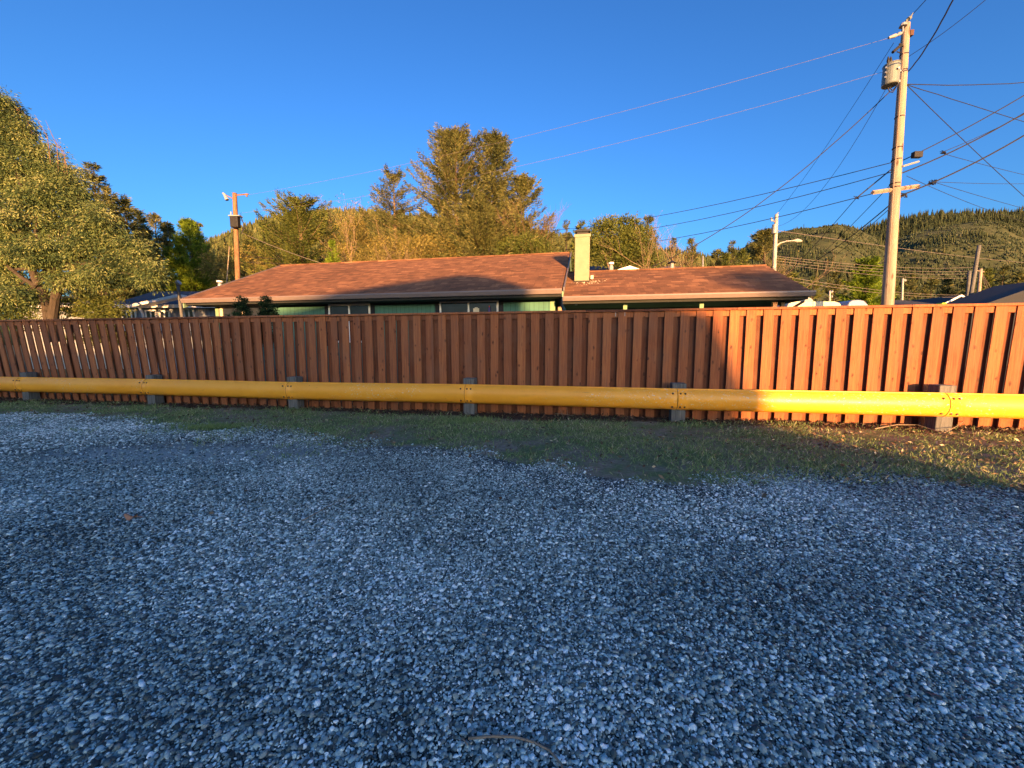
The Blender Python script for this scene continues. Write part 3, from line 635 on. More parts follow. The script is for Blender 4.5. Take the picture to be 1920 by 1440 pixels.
# right-hand background roofs
gable_house('dark_roof_house', 'long low dark roofed house just right of the tall utility pole', 1655, 1790, 574, 563, 34, 9, M['navy'], M['darkroof'], True)
gable_house('white_gable_house', 'dark house with white edged gable behind the leaning pole', 1762, 1838, 573, 553, 40, 12, M['navy'], M['darkroof'], False)
gable_house('slate_roof_house', 'broad slate roofed house at the far right behind the fence', 1822, 2140, 579, 522, 26, 3.5, M['navy'], M['darkroof'], False, rake='navy')
gable_house('small_peak_house', 'tiny peaked roof between the gray vehicle and the utility pole', 1622, 1660, 575, 564, 38, 8, M['navy'], M['grayroof'], False)
def trailer():
    a = at(1475, 565, 13.5); b = at(1582, 565, 13.5); z = a[2]; w = b[0]-a[0]
    t = thing('camper_trailer', 'long flat topped cream white camper trailer behind the right end of the fence', 'trailer', (a[0], a[1], -.2)); z += .2
    m = MB(); m.box(.004, w-.004, .004, 2.296, .45, z-.452); m.build('lower_body', M['navy'], t)
    m = MB(); m.prism([(0, z-.45), (w, z-.45), (w, z-.25), (w-.12, z-.06), (w-.3, z), (.25, z), (.08, z-.08), (0, z-.3)], 'y', 0, 2.3); m.build('body', M['cream'], t, bevel=.03)
    m = MB(); m.box(.2, w-.2, -.02, -.002, 1.5, 2.1); m.build('window', M['glass'], t)
    m = MB(); m.box(.3, w-.3, .5, 1.8, z+.002, z+.04); m.build('roof_rail', M['white'], t)
    c = at(1505, 560, 14.3); cx = c[0]-a[0]
    m = MB()
    for k in range(9):
        a1 = math.pi*k/9; a2 = math.pi*(k+1)/9
    m.prism([(cx+.32*math.cos(math.pi*k/8), z+.04+.2*math.sin(math.pi*k/8)) for k in range(9)], 'y', .7, 1.4); m.build('roof_vent', M['porcelain'], t, smooth=False)
    for x in (w*.45, w*.6):
        m = MB(); m.tube([(x, -.03, .33), (x, .17, .33)], .33, 20); m.build('wheel', M['black'], t)
trailer()
def van():
    a = at(1590, 575, 15); b = at(1640, 575, 15); zt = at(1600, 562, 15)[2]; w = b[0]-a[0]
    t = thing('gray_van', 'light gray van with a rounded roof between trailer and utility pole', 'van', (a[0], a[1], -.2)); z = zt+.2
    m = MB(); m.box(.002, w+.398, .003, 1.997, .42, z-.902); m.build('lower_body', M['navy'], t)
    m = MB(); m.prism([(0,z-.9),(w+.2,z-.9),(w-.15,z-.28),(w*.6,z-.03),(w*.4,z),(w*.15,z-.02),(.04,z-.12),(-.02,z-.5)], 'y', 0, 2.0); m.build('body', M['van'], t, bevel=.06)
    m = MB(); m.box(.15, w-.2, -.015, -.002, z-.75, z-.35); m.build('window', M['glass'], t)
    for x in (.25, w+.1):
        m = MB(); m.tube([(x, -.03, .33), (x, .17, .33)], .33, 20); m.build('wheel', M['black'], t)
van()
p_ = at(1772, 576, 22); t_ = thing('lime_box', 'small lime yellow cover showing above the fence near the leaning pole', 'cover', (p_[0], p_[1], 0))
m = MB(); m.box(-.22, .22, 0, .5, p_[2]-.1, p_[2]+.18); m.prism([(-.15, p_[2]+.182), (.15, p_[2]+.182), (.1, p_[2]+.26), (-.1, p_[2]+.26)], 'y', .05, .4); m.build('cover_top', M['lime'], t_, bevel=.02)
m = MB(); m.box(-.04, .04, .2, .28, -.25, p_[2]-.101); m.build('stand', M['steel'], t_)

# ------------------------------------------------------------------ buildings behind the camera that cast the long shadow
def shadow_buildings():
    A, E = R(SUN_AZ), R(SUN_EL); r = np.array((math.cos(A), math.sin(A))); sh = np.array((math.sin(A), -math.cos(A)))
    rz = A
    def zz(b, d): return (b+d*math.sin(E))/math.cos(E)
    D = 30.0
    o = thing('gable_building', 'gable ended building behind the viewpoint that shades the lot', 'building', (sh[0]*D, sh[1]*D, 0), rz)
    prof = [(-5.3, 3.2), (-3.4, 3.52), (-2.0, 3.86), (-.78, 4.08), (.5, 4.28), (1.25, 4.12), (2.08, 3.5), (2.1, 2.95), (4.43, 2.25), (4.7, 1.6), (4.93, .97), (4.88, .3), (4.75, -.2)]
    m = MB(); P = [(-5.3, -.2)]+[(a, zz(b, D)) for a, b in prof]+[(4.75, -.2)]
    m.prism(P[::-1], 'y', -9, 0); m.build('wall', M['green'], o)
    o = thing('long_shed', 'long low shed behind the viewpoint at the left', 'shed', (sh[0]*D, sh[1]*D, 0), rz)
    m = MB(); m.prism([(-40, -.2), (-4.8, -.2), (-4.8, zz(3.10, D)), (-40, zz(3.10, D))][::-1], 'y', -6, -.06); m.build('wall', M['green'], o)
    m = MB(); m.prism([(-40, zz(3.101, D)), (-4.9, zz(3.101, D)), (-4.9, zz(3.16, D)), (-40, zz(3.16, D))][::-1], 'y', -6.2, -.03); m.build('roof', M['darkroof'], o)
shadow_buildings()

# ------------------------------------------------------------------ trees
def conifer(name, label, px, ytop, t, rpx, fol, barkm, ybase=None, cb=.12, nbr=150, per=60, leaf=.22, shape=.8, lift=.15, droop=.25, irr=.35, seed=1, lean=0.0, group=None, flat=.35, twigs=True, top_round=0, sides=1.0, bare=0.0):
    r = np.random.default_rng(seed)
    base = at(px, 600, t); X, Y = base[0], base[1]; rt_ = ray(px, ytop); H = CH+rt_[2]*Y/rt_[1]+.26; Rr = rpx*t/FPX
    o = thing(name, label, 'tree', (X, Y, -.26), 0, group)
    tx = lean*H
    m = MB(); pts = [(tx*s_**1.3+r.normal(0, .03)*(s_ > .05), r.normal(0, .03)*(s_ > .05), H*s_) for s_ in np.linspace(0, .985, 10)]
    m.tube(pts, list(np.linspace(.022*H+.04, .012, 10)), 7, .5)
    f = np.sort(r.random(nbr)**.85); hb = H*(cb+(1-cb)*f)
    prof = np.where(f < .12, .55+.45*f/.12, 1)*(1-f)**shape
    if top_round: prof = np.maximum(prof, top_round*np.sqrt(np.clip(1-f, 0, 1)))
    az = r.uniform(0, 2*math.pi, nbr)
    ln = Rr*prof*np.clip(r.normal(1-irr*.3, irr, nbr), .3, 1.3)+.02*H*(1-f)**.4+.05
    sl = lift+f*.55+r.normal(0, .12, nbr)
    sl = np.minimum(sl, (H*.99-hb)/np.maximum(ln, .1)*(.6+.5*r.random(nbr)))
    dirx, diry = np.cos(az), np.sin(az)
    bx = tx*(hb/H)**1.3
    # branch wood
    for i in range(nbr):
        if ln[i] < .25: continue
        ss = (0, .35, .7, 1); p = [(bx[i]+dirx[i]*ln[i]*s_, diry[i]*ln[i]*s_, hb[i]+sl[i]*ln[i]*s_-droop*ln[i]*s_*s_*(1-f[i])+ .06*ln[i]*s_**4) for s_ in ss]
        w = .006+.012*ln[i]*.6; m.tube(p, [w, w*.7, w*.45, w*.15], 3, r.random(), False)
    m.build('trunk', barkm, o)
    if bare < 1:
        n = (1.9*per*ln/Rr+per*.25).astype(int); bi = np.repeat(np.arange(nbr), n); k = len(bi)
        s_ = r.random(k)**.7*.92+.08
        lat = r.uniform(-1, 1, k)*flat*.75*ln[bi]*(1.03-s_)*np.sqrt(s_)*1.6*sides
        L = ln[bi]
        hx = dirx[bi]*L*s_-diry[bi]*lat; hy = diry[bi]*L*s_+dirx[bi]*lat
        hz = hb[bi]+sl[bi]*L*s_-droop*L*s_*s_*(1-f[bi])+.12*L*s_**4-np.abs(lat)*.25+r.normal(0, .018*H**.5, k)
        hz = np.minimum(hz, H*1.01)
        P = np.stack([hx+bx[bi], hy, hz], -1)+r.normal(0, .04, (k, 3))
        D = np.stack([dirx[bi]-diry[bi]*np.sign(lat)*.8, diry[bi]+dirx[bi]*np.sign(lat)*.8, sl[bi]*.6+.1+r.normal(0, .2, k)], -1)+r.normal(0, .22, (k, 3))
        kt = 90; sT = r.random(kt); tipP = np.stack([tx*(1-.1*sT)+r.normal(0, .012*H**.5, kt)*(.3+sT*2), r.normal(0, .012*H**.5, kt)*(.3+sT*2), H*(1.0-.11*sT)], -1)
        P = np.concatenate([P, tipP]); D = np.concatenate([D, np.stack([r.normal(0, .7, kt), r.normal(0, .7, kt), np.full(kt, .7)], -1)]); bi = np.concatenate([bi, np.full(kt, nbr-1)]); k = len(bi)
        bt = r.normal(.5, .2, nbr)
        q = MB(); leaves(q, P, D, leaf*r.uniform(.6, 1.25, k), leaf*r.uniform(.13, .26, k), np.clip(bt[bi]+r.normal(0, .18, k), 0, 1), r)
        q.build('crown', fol, o)
    return o
def lobed(name, label, t, base_px, lobes, fol, barkm, n_clump=30, per=60, leaf=.16, clump=.35, trunk_r=.18, seed=1, droop=.5, stems=1, group=None, depth=.8, wid=.28, cat='tree', fork=.35, shell=.45, limbs=None, btv=.17):
    r = np.random.default_rng(seed)
    b = at(base_px, 600, t); o = thing(name, label, cat, (b[0], b[1], -.26), 0, group); org = np.array((b[0], b[1], -.26))
    m = MB(); q = MB(); area = [l[2]*l[3] for l in lobes]; tot = sum(area)
    fz = np.array((0, 0, 0.0)); cz = np.mean([at(l[0], l[1], t)[2] for l in lobes])+.26
    topz = max(at(l[0], l[1]-l[3], t)[2] for l in lobes)+.26
    cxm = np.mean([at(l[0], l[1], t)[0] for l in lobes])-b[0]
    forkp = np.array((cxm*.3, 0, topz*fork))
    if limbs:
        for L_ in limbs:
            PTS = [at(x, y, t)-org for x, y, w in L_]; m.tube([tuple(p) for p in PTS], [w for x, y, w in L_], 9, r.random(), False)
        stems = 0; forkp = at(100, 500, t)-org
    for s_ in range(stems):
        off = r.normal(0, trunk_r*.8, 2)
        m.tube([(off[0], off[1], 0), tuple(forkp*.5+np.array((off[0]*1.2, off[1], 0))), tuple(forkp+np.array((off[0]*2, off[1]*2, 0)))], [trunk_r*1.15, trunk_r*.9, trunk_r*.75], 9, .5)
    for (lx, ly, rx, ry), A in zip(lobes, area):
        dt = r.normal(0, .25)*rx*t/FPX
        c = at(lx, ly, t)-org+np.array((0, dt, 0)); RX, RY = rx*t/FPX, ry*t/FPX
        mid = forkp*.5+c*.5+r.normal(0, .15, 3)*RX+np.array((0, 0, -.1*RY))
        m.tube([tuple(forkp), tuple(mid), tuple(c)], [trunk_r*.5, trunk_r*.32, trunk_r*.14], 6, r.random(), False)
        k = max(4, int(n_clump*A/tot))
        d = r.normal(size=(k, 3)); d /= np.linalg.norm(d, axis=1, keepdims=True)
        rad = shell+(1-shell)*r.random(k)**.5
        C = c+d*rad[:, None]*np.array((RX, RX*depth, RY))
        for cc in C[::2]:
            m2 = (c+cc)/2+r.normal(0, .06, 3)*RX; w = trunk_r*.10; m.tube([tuple(c), tuple(m2), tuple(cc)], [w, w*.6, w*.25], 3, r.random(), False)
        n = np.maximum(6, (per*r.lognormal(0, .35, k))).astype(int); ci = np.repeat(np.arange(k), n); kk = len(ci)
        cr = clump*r.uniform(.6, 1.35, k)
        P = C[ci]+r.normal(size=(kk, 3))*cr[ci][:, None]*np.array((.55, .55, .42))
        D = P-C[ci]; D /= np.maximum(.05, np.linalg.norm(D, axis=1, keepdims=True)); D = D+np.array((0, 0, -droop))+r.normal(0, .4, (kk, 3))
        bt = r.normal(.5, btv, k)
        leaves(q, P, D, leaf*r.uniform(.6, 1.3, kk), leaf*wid*r.uniform(.7, 1.4, kk), np.clip(bt[ci]+r.normal(0, .16, kk), 0, 1), r)
    m.build('trunk', barkm, o); q.build('crown', fol, o); return o
def bare_tree(name, label, px, ytop, t, rpx, wood, seed=1, levels=4, stems=3, fol=None, group=None, spread=.45, nleaf=0, leaf=.08):
    r = random.Random(seed); top = at(px, ytop, t); b = at(px, 600, t); rt_ = ray(px, ytop); H = CH+rt_[2]*b[1]/rt_[1]+.26; o = thing(name, label, 'tree', (b[0], b[1], -.26), 0, group)
    m = MB(); tips = []; Rr = rpx*t/FPX
    def grow(p, d, L, w, lv):
        n = 3; pts = [p]; dd = d.copy()
        for i in range(n):
            dd = (dd+Vector((r.gauss(0,.12), r.gauss(0,.12), r.gauss(.06,.08)))).normalized(); pts.append(pts[-1]+dd*L/n)
        m.tube(pts, [w, w*.85, w*.7, w*.5], 5 if lv > 2 else 3, r.random(), False)
        if lv == 0: tips.append(pts[-1]); return
        for i in range(r.choice((3, 4, 4))):
            s_ = r.uniform(.35, 1); q = pts[0].lerp(pts[-1], s_); sidev = Vector((r.gauss(0,1), r.gauss(0,1), r.gauss(0,.4))).normalized()
            grow(pts[min(3, int(s_*3)+ (1 if s_ > .5 else 0))], (dd+sidev*spread*r.uniform(.7, 1.5)).normalized(), L*r.uniform(.45, .7), w*.52, lv-1)
    for s_ in range(stems):
        a = r.uniform(0, 6.28); grow(Vector((r.gauss(0,.1), r.gauss(0,.1), 0)), Vector((math.cos(a)*.22*Rr/H*2, math.sin(a)*.22, 1)).normalized(), H*.50*r.uniform(.8, 1.05), .0065*H, levels)
    m.build('trunk', wood, o)
    if fol and nleaf:
        rr = np.random.default_rng(seed); T = np.array([tuple(p) for p in tips]); i = rr.integers(0, len(T), nleaf); P = T[i]+rr.normal(0, .05*Rr, (nleaf, 3))
        q = MB(); leaves(q, P, rr.normal(size=(nleaf, 3)), leaf*rr.uniform(.5, 1.3, nleaf), leaf*.4, rr.random(nleaf), rr); q.build('crown', fol, o)
    return o

# --- left side
lobed('gum_tree', 'large olive leaved gum tree filling the left edge of the view behind the fence', 13.5, 88,
  [(-60,240,80,80),(0,205,34,34),(28,250,40,38),(-20,320,70,50),(62,292,38,32),(100,322,32,26),(128,348,26,24),(30,345,55,38),(95,372,42,26),(150,385,36,26),(60,415,60,34),(130,430,48,30),(190,420,34,26),(215,450,34,28),(0,400,50,34),(20,470,60,34),(100,478,46,26),(165,472,44,30),(235,492,34,28),(262,470,26,24),(283,515,26,30),(195,520,44,24),(120,525,46,22),(-60,450,80,80),(-10,535,50,30),(60,560,40,18)],
  M['euc'], M['barkd'], n_clump=2000, per=100, leaf=.105, clump=.23, trunk_r=.16, seed=3, droop=.8, wid=.26, fork=.33, depth=.6, shell=.15, btv=.26,
  limbs=[[(100,640,.17),(88,570,.15),(62,510,.11),(42,455,.085),(18,380,.045)],[(96,612,.15),(106,545,.12),(104,490,.09),(128,425,.06),(112,340,.025)],[(99,575,.10),(120,525,.08),(160,484,.055),(218,462,.025)],[(80,545,.08),(40,520,.06),(-20,470,.03)]])
def gum_wisps():      # long thin whippy shoots at the top of the gum tree
    g = bpy.data.objects['gum_tree']; o = np.array(g.location); m = MB()
    for (x0, y0, x1, y1) in ((95,310,65,215),(110,330,85,225),(130,350,95,250),(60,250,15,190),(40,230,0,175),(120,330,105,260)):
        a = at(x0, y0, 13.5)-o; b = at(x1, y1, 13.5)-o; c = (a+b)/2+np.array((.18, 0, .1)); m.tube([tuple(a), tuple(c), tuple(b)], [.02, .012, .004], 4, .5, False)
    m.build('shoot', M['pinkleaf'], g)
gum_wisps()
lobed('dark_evergreen_shrub', 'dark shaded evergreen bush under the left side of the gum tree', 14.5, 20, [(-20,560,60,40),(20,590,45,28),(120,575,50,26),(185,572,38,24),(210,590,28,18)], M['cypress'], M['barkd'], n_clump=200, per=70, leaf=.11, clump=.25, trunk_r=.06, seed=8, fork=.5)
conifer('spruce_tree', 'tall spruce with its tip rising just right of the gum tree', 203, 308, 22, 62, M['sprucegreen'], M['barkd'], nbr=170, per=75, leaf=.24, seed=11, irr=.4, lift=.05, group='spruces at the left')
conifer('spruce_tree', 'dark spruce whose tip shows second right of the gum tree', 254, 368, 23, 48, M['spruce'], M['barkd'], nbr=150, per=60, leaf=.24, seed=12, irr=.4, group='spruces at the left')
conifer('spruce_tree', 'spruce with bare tip left of the bright green conifer', 308, 402, 28, 50, M['spruce'], M['barkd'], nbr=150, per=60, leaf=.24, seed=13, irr=.45, group='spruces at the left')
conifer('spruce_tree', 'short dark spruce low between the gum tree and the bright green conifer', 286, 430, 27, 50, M['cypress'], M['barkd'], nbr=150, per=70, leaf=.22, seed=14, irr=.3, group='spruces at the left')
conifer('green_conifer', 'bright green conifer at the left end of the brown roof', 368, 412, 27, 60, M['bright'], M['barkd'], nbr=420, per=120, leaf=.19, seed=15, irr=.16, cb=.02, shape=.78, lift=.30, droop=.2)
conifer('spruce_tree', 'brown green spruce directly behind the bright green conifer', 385, 418, 31, 52, M['spruce'], M['barkd'], nbr=140, per=60, leaf=.22, seed=16, irr=.35, group='spruces at the left')
lobed('golden_thicket', 'low golden brush behind the left end of the roof by the power pole', 25, 430, [(405,500,30,28),(430,490,28,25),(475,490,35,28),(510,505,35,22),(445,520,40,20)], M['gold'], M['barkp'], n_clump=150, per=60, leaf=.15, clump=.4, trunk_r=.06, seed=20, droop=0, fork=.4)
for i, (x, y, t, rp, c) in enumerate(((160,330,25,45,'sprucegreen'),(228,352,26,40,'spruce'),(280,395,26,36,'sprucegreen'),(330,418,27,40,'spruce'),(475,432,30,42,'sprucegreen'),(505,420,33,36,'cypress'),(525,440,27,40,'sprucegreen'),(625,405,31,40,'sprucegreen'),(690,425,30,44,'sprucegreen'),(720,440,27,44,'cypress'),(800,400,30,44,'sprucegreen'),(818,425,25,44,'spruce'))):
    conifer('backdrop_spruce', ['spruce hidden behind the right shoulder of the gum tree','spruce between the two tips right of the gum tree','green spruce filling the gap behind the short dark spruce','brown tipped spruce left behind the bright green conifer','dark spruce right of the brown pole','farther dark fir right of the brown pole','spruce touching the left side of the wide conifer','dark spruce peeping over the right side of the wide conifer','spruce behind the bare pale alder','rounded fir left of the limby spruce','spruce between the limby spruce and the tallest spruce','low spruce at the left foot of the tallest spruce'][i], x, y, t, rp, M[c], M['barkd'], nbr=190, per=75, leaf=.22, seed=200+i, irr=.32, cb=.05, group='spruces filling the treeline')
# --- middle group
conifer('wide_conifer', 'broad irregular conifer with pale exposed limbs behind the left half of the roof', 572, 372, 24, 88, M['cypress'], M['barkp'], nbr=230, per=170, leaf=.19, seed=21, irr=.5, shape=.5, cb=.25, lift=.12, droop=.1, top_round=.62)
conifer('little_green_conifer', 'small bright green cone shaped conifer behind the roof ridge', 630, 452, 21, 24, M['bright'], M['barkd'], nbr=140, per=70, leaf=.13, seed=22, irr=.12, cb=.02, lift=.5)
lobed('golden_alder', 'golden brown leafless alder thicket left of the tall spruces', 25, 668, [(650,440,38,38),(690,440,40,38),(660,480,40,25),(705,480,40,25)], M['gold'], M['barkp'], n_clump=230, per=70, leaf=.12, clump=.38, trunk_r=.07, seed=23, droop=-.3, stems=3, fork=.3)
bare_tree('bare_alder', 'bare pale stemmed alder standing left of the spruce with outstretched limbs', 672, 415, 24.5, 45, M['barkp'], seed=24, levels=4, stems=3, fol=M['gold'], nleaf=2500, leaf=.1)
conifer('limby_spruce', 'spruce with long outstretched upper limbs left of the tallest spruces', 748, 320, 25, 66, M['spruce'], M['barkp'], nbr=150, per=120, leaf=.17, seed=25, irr=.5, shape=.55, cb=.38, lift=-.02, droop=.1, flat=.22, lean=-.01)
bare_tree('bare_alder', 'bare golden alder directly beneath the limby spruce', 748, 420, 22.5, 50, M['barkp'], seed=26, levels=4, stems=4, fol=M['gold'], nleaf=5000, leaf=.1)
lobed('golden_thicket', 'dense golden brush behind the middle of the roof ridge', 22.5, 760, [(735,470,45,30),(785,468,45,28),(830,470,45,26),(700,490,40,18)], M['gold'], M['barkp'], n_clump=220, per=70, leaf=.12, clump=.35, trunk_r=.06, seed=27, droop=0, fork=.4)
conifer('tall_spruce', 'tallest spruce, left one of the pair towering over the roof', 858, 247, 26, 104, M['spruce'], M['barkp'], nbr=420, per=170, leaf=.21, seed=28, irr=.42, shape=.55, cb=.08, lift=.2, droop=.05, top_round=.28, group='tall spruces over the roof')
conifer('tall_spruce', 'round topped dense spruce, right one of the towering pair', 928, 255, 27, 72, M['sprucegreen'], M['barkd'], nbr=430, per=130, leaf=.21, seed=29, irr=.22, shape=.45, cb=.12, lift=.1, droop=.1, group='tall spruces over the roof', top_round=.5)
conifer('tall_spruce', 'shorter spruce leaning out on the right side of the towering pair', 980, 334, 25, 78, M['spruce'], M['barkd'], nbr=300, per=120, leaf=.2, seed=30, irr=.35, shape=.55, cb=.12, lift=.2, group='tall spruces over the roof')
conifer('under_spruce', 'low green gold conifer in front of the foot of the towering pair', 905, 385, 23.5, 110, M['spruce'], M['barkd'], nbr=320, per=150, leaf=.19, seed=31, irr=.35, shape=.5, cb=.1)
bare_tree('bare_alder', 'reddish twigged bare alder at the right edge of the towering spruces', 1000, 382, 24, 38, M['pinkleaf'], seed=32, levels=4, stems=3, spread=.5)
lobed('green_laurel', 'low green bush at the right foot of the towering spruces', 22, 1000, [(985,462,28,22),(1010,466,20,18),(955,462,26,20)], M['cypress'], M['barkd'], n_clump=90, per=80, leaf=.14, clump=.32, trunk_r=.06, seed=33, fork=.4)
# --- behind the chimney and wing
conifer('thin_fir', 'thin bluish fir just left of the chimney', 1032, 436, 34, 18, M['sprucegreen'], M['barkd'], nbr=90, per=28, leaf=.24, seed=34, irr=.4, group='thin firs beside the chimney')
conifer('thin_fir', 'thin fir second left of the chimney with a pointed top', 1060, 413, 36, 22, M['sprucegreen'], M['barkd'], nbr=100, per=34, leaf=.26, seed=35, irr=.45, group='thin firs beside the chimney')
conifer('thin_fir', 'dark fir directly behind the chimney', 1086, 415, 30, 40, M['cypress'], M['barkd'], nbr=120, per=70, leaf=.24, seed=36, irr=.3, group='thin firs beside the chimney')
lobed('flat_cypress', 'wide flat topped cypress right of the chimney', 19, 1152, [(1135,430,28,14),(1170,424,32,13),(1120,452,32,16),(1165,450,40,16),(1200,440,30,18),(1135,478,38,16),(1190,472,36,18),(1215,490,24,14),(1160,492,30,12)], M['cypress'], M['barkp'], n_clump=230, per=95, leaf=.14, clump=.26, trunk_r=.13, seed=37, droop=-.2, fork=.42, shell=.3)
conifer('spruce_tree', 'slim spruce at the right side of the flat topped cypress', 1208, 406, 23, 40, M['sprucegreen'], M['barkd'], nbr=150, per=60, leaf=.2, seed=38, irr=.3, cb=.1)
bare_tree('bare_shrub_tree', 'tangle of pale bare branches right of the flat topped cypress', 1246, 450, 19, 30, M['barkp'], seed=39, levels=4, stems=4, spread=.6, fol=M['pinkleaf'], nleaf=900, leaf=.06)
bare_tree('bare_shrub_tree', 'pale bare tree between two small firs behind the wing', 1316, 462, 22, 28, M['barkp'], seed=40, levels=4, stems=4, spread=.55, fol=M['gold'], nleaf=2200, leaf=.08)
for i, (x, y, t, rp, c) in enumerate(((1255,447,30,22,'sprucegreen'),(1291,449,24,30,'sprucegreen'),(1338,470,23,26,'spruce'),(1365,453,32,20,'sprucegreen'),(1352,475,21,30,'cypress'),(1385,470,21,28,'cypress'))):
    conifer('small_fir', ['small dark fir with its tip left of the wing roof vent','pointed fir just right of the wing roof vent','low brownish fir above the middle of the wing roof','thin tipped fir above the right half of the wing roof','rounded fir low behind the wing ridge','low green fir near the right end of the wing ridge'][i], x, y, t, rp, M[c], M['barkd'], nbr=110, per=60, leaf=.2, seed=50+i, irr=.3, cb=.08, group='small firs behind the wing')
conifer('broad_fir', 'broad brownish fir left of the street light pole', 1425, 432, 24, 48, M['spruce'], M['barkd'], nbr=150, per=110, leaf=.2, seed=60, irr=.35, shape=.5, cb=.1, lift=.0)
bare_tree('bare_shrub_tree', 'leafless brush spilling past the right end of the wing roof', 1465, 480, 17, 30, M['barkp'], seed=61, levels=4, stems=4, spread=.7, fol=M['gold'], nleaf=900, leaf=.06)
conifer('bushy_fir', 'sunlit bushy conifer left of the tall utility pole', 1617, 484, 30, 40, M['bright'], M['barkd'], nbr=170, per=110, leaf=.24, seed=62, irr=.3, shape=.45, cb=.02, lift=.1)
for i, (x, y, t, rp) in enumerate(((1840,505,60,30),(1870,498,70,26),(1900,510,55,34),(1935,500,65,34),(1805,520,75,26),(1560,510,60,34),(1520,520,70,36),(1700,515,80,34),(1740,520,70,30),(1480,512,48,30),(1770,522,65,28),(1975,505,60,34),(1665,520,75,30))):
    conifer('dark_fir', 'dark fir in the tree belt '+['behind the leaning pole','just right of the leaning pole','near the right edge','at the very right edge','left of the leaning pole','right of the street light','next to the street light arm','right of the tall utility pole','second right of the tall utility pole','beneath the street light','two trees left of the leaning pole','beyond the right edge','hidden behind the tall utility pole'][i], x, y, t, rp, M['sprucegreen' if i % 3 else 'cypress'], M['barkd'], nbr=100, per=55, leaf=.5, seed=70+i, irr=.3, cb=.05, group='dark firs in the valley')
# small clipped shrubs right in front of the house wall
def yard_shrub(px, ytop, rpx, label, seed, lob):
    lobed('clipped_shrub', label, 8.9, px, lob, M['darkshrub'], M['barkd'], n_clump=150, per=60, leaf=.035, clump=.055, trunk_r=.02, seed=seed, droop=-.2, group='dark shrubs by the window', cat='shrub', fork=.3, wid=.5, shell=.2)
yard_shrub(455, 552, 18, 'larger dark conical shrub in front of the left window', 90, [(455,562,7,11),(455,576,14,13),(456,590,19,14),(457,604,22,16),(456,632,22,25)])
yard_shrub(499, 556, 14, 'smaller dark shrub with a side shoot right of the larger one', 91, [(498,565,7,10),(499,578,12,12),(500,592,15,13),(500,606,16,14),(515,584,5,14),(500,632,17,25)])
# tree behind the camera whose shade falls on the wing roof
A_ = R(SUN_AZ); D_ = 40
pt = np.array((math.cos(A_)*7.7+math.sin(A_)*D_, math.sin(A_)*7.7-math.cos(A_)*D_))
def rear_tree():
    r = np.random.default_rng(5); o = thing('shade_tree', 'tree behind the viewpoint whose shadow streaks the wing roof', 'tree', (pt[0], pt[1], -.2)); m = MB(); q = MB()
    m.tube([(2.4,0,0),(2.2,0,5),(1.2,0,6.6),(0,0,7.2)], [.13,.10,.06,.02], 7)
    k = 34; hb = r.uniform(6.5, 7.35, k); az = r.uniform(0, 6.28, k); ln = r.uniform(.6, 1.5, k)
    for i in range(k): m.tube([(0,0,hb[i]), (math.cos(az[i])*ln[i], math.sin(az[i])*ln[i], hb[i]+.15)], [.03,.008], 3, .5, False)
    m.build('trunk', M['barkd'], o); bi = np.repeat(np.arange(k), 60); s_ = r.random(len(bi))
    P = np.stack([np.cos(az[bi])*ln[bi]*s_, np.sin(az[bi])*ln[bi]*s_, hb[bi]+.15*s_], -1)+r.normal(0, .05, (len(bi), 3)); leaves(q, P, r.normal(size=P.shape), .2, .07, r.random(len(bi)), r); q.build('crown', M['sprucegreen'], o)
rear_tree()

# ------------------------------------------------------------------ hills and their woods
def hill(name, sil, t_peak, t_front, t_back, base, m, seed, amp):
    xs = np.linspace(sil[0][0], sil[-1][0], 260); ys = np.interp(xs, [s[0] for s in sil], [s[1] for s in sil])
    nr = 90; ts = np.concatenate([np.linspace(t_front, t_peak, 65), np.linspace(t_peak, t_back, 26)[1:]])
    V = []; Z = np.zeros((nr, len(xs)))
    pk = CH+(-sp+(720-ys)/FPX*cp)*t_peak
    XX = np.zeros_like(Z); YY = np.zeros_like(Z)
    for i, t in enumerate(ts):
        f = (t-t_front)/(t_peak-t_front) if t <= t_peak else 1-(t-t_peak)/(t_back-t_peak)
        f = max(0, f); f2 = f**.9
        XX[i] = (xs-960)/FPX*t; YY[i] = t
        nz = (fbm(XX[i], YY[i]*1.0, 1/(t_peak*.10), seed)-.5)*amp*math.sin(math.pi*min(1, f*.98)) if t <= t_peak else 0
        rid = np.abs(fbm(XX[i]*1.0, YY[i]*.35, 1/(t_peak*.13), seed+3)-.5)*2
        Z[i] = base+(pk-base)*f2+nz-(rid*amp*.8)*math.sin(math.pi*min(1, f*.95))*(t <= t_peak)
    ny, nx = Z.shape; idx = np.arange(nx*ny).reshape(ny, nx); F = np.stack([idx[:-1,:-1], idx[:-1,1:], idx[1:,1:], idx[1:,:-1]], -1).reshape(-1, 4)
    mb = MB(); mb.add(np.stack([XX, YY, Z], -1).reshape(-1, 3), F, .5); o = mb.build(name, m, smooth=True); tag(o, kind='structure')
    return XX, YY, Z
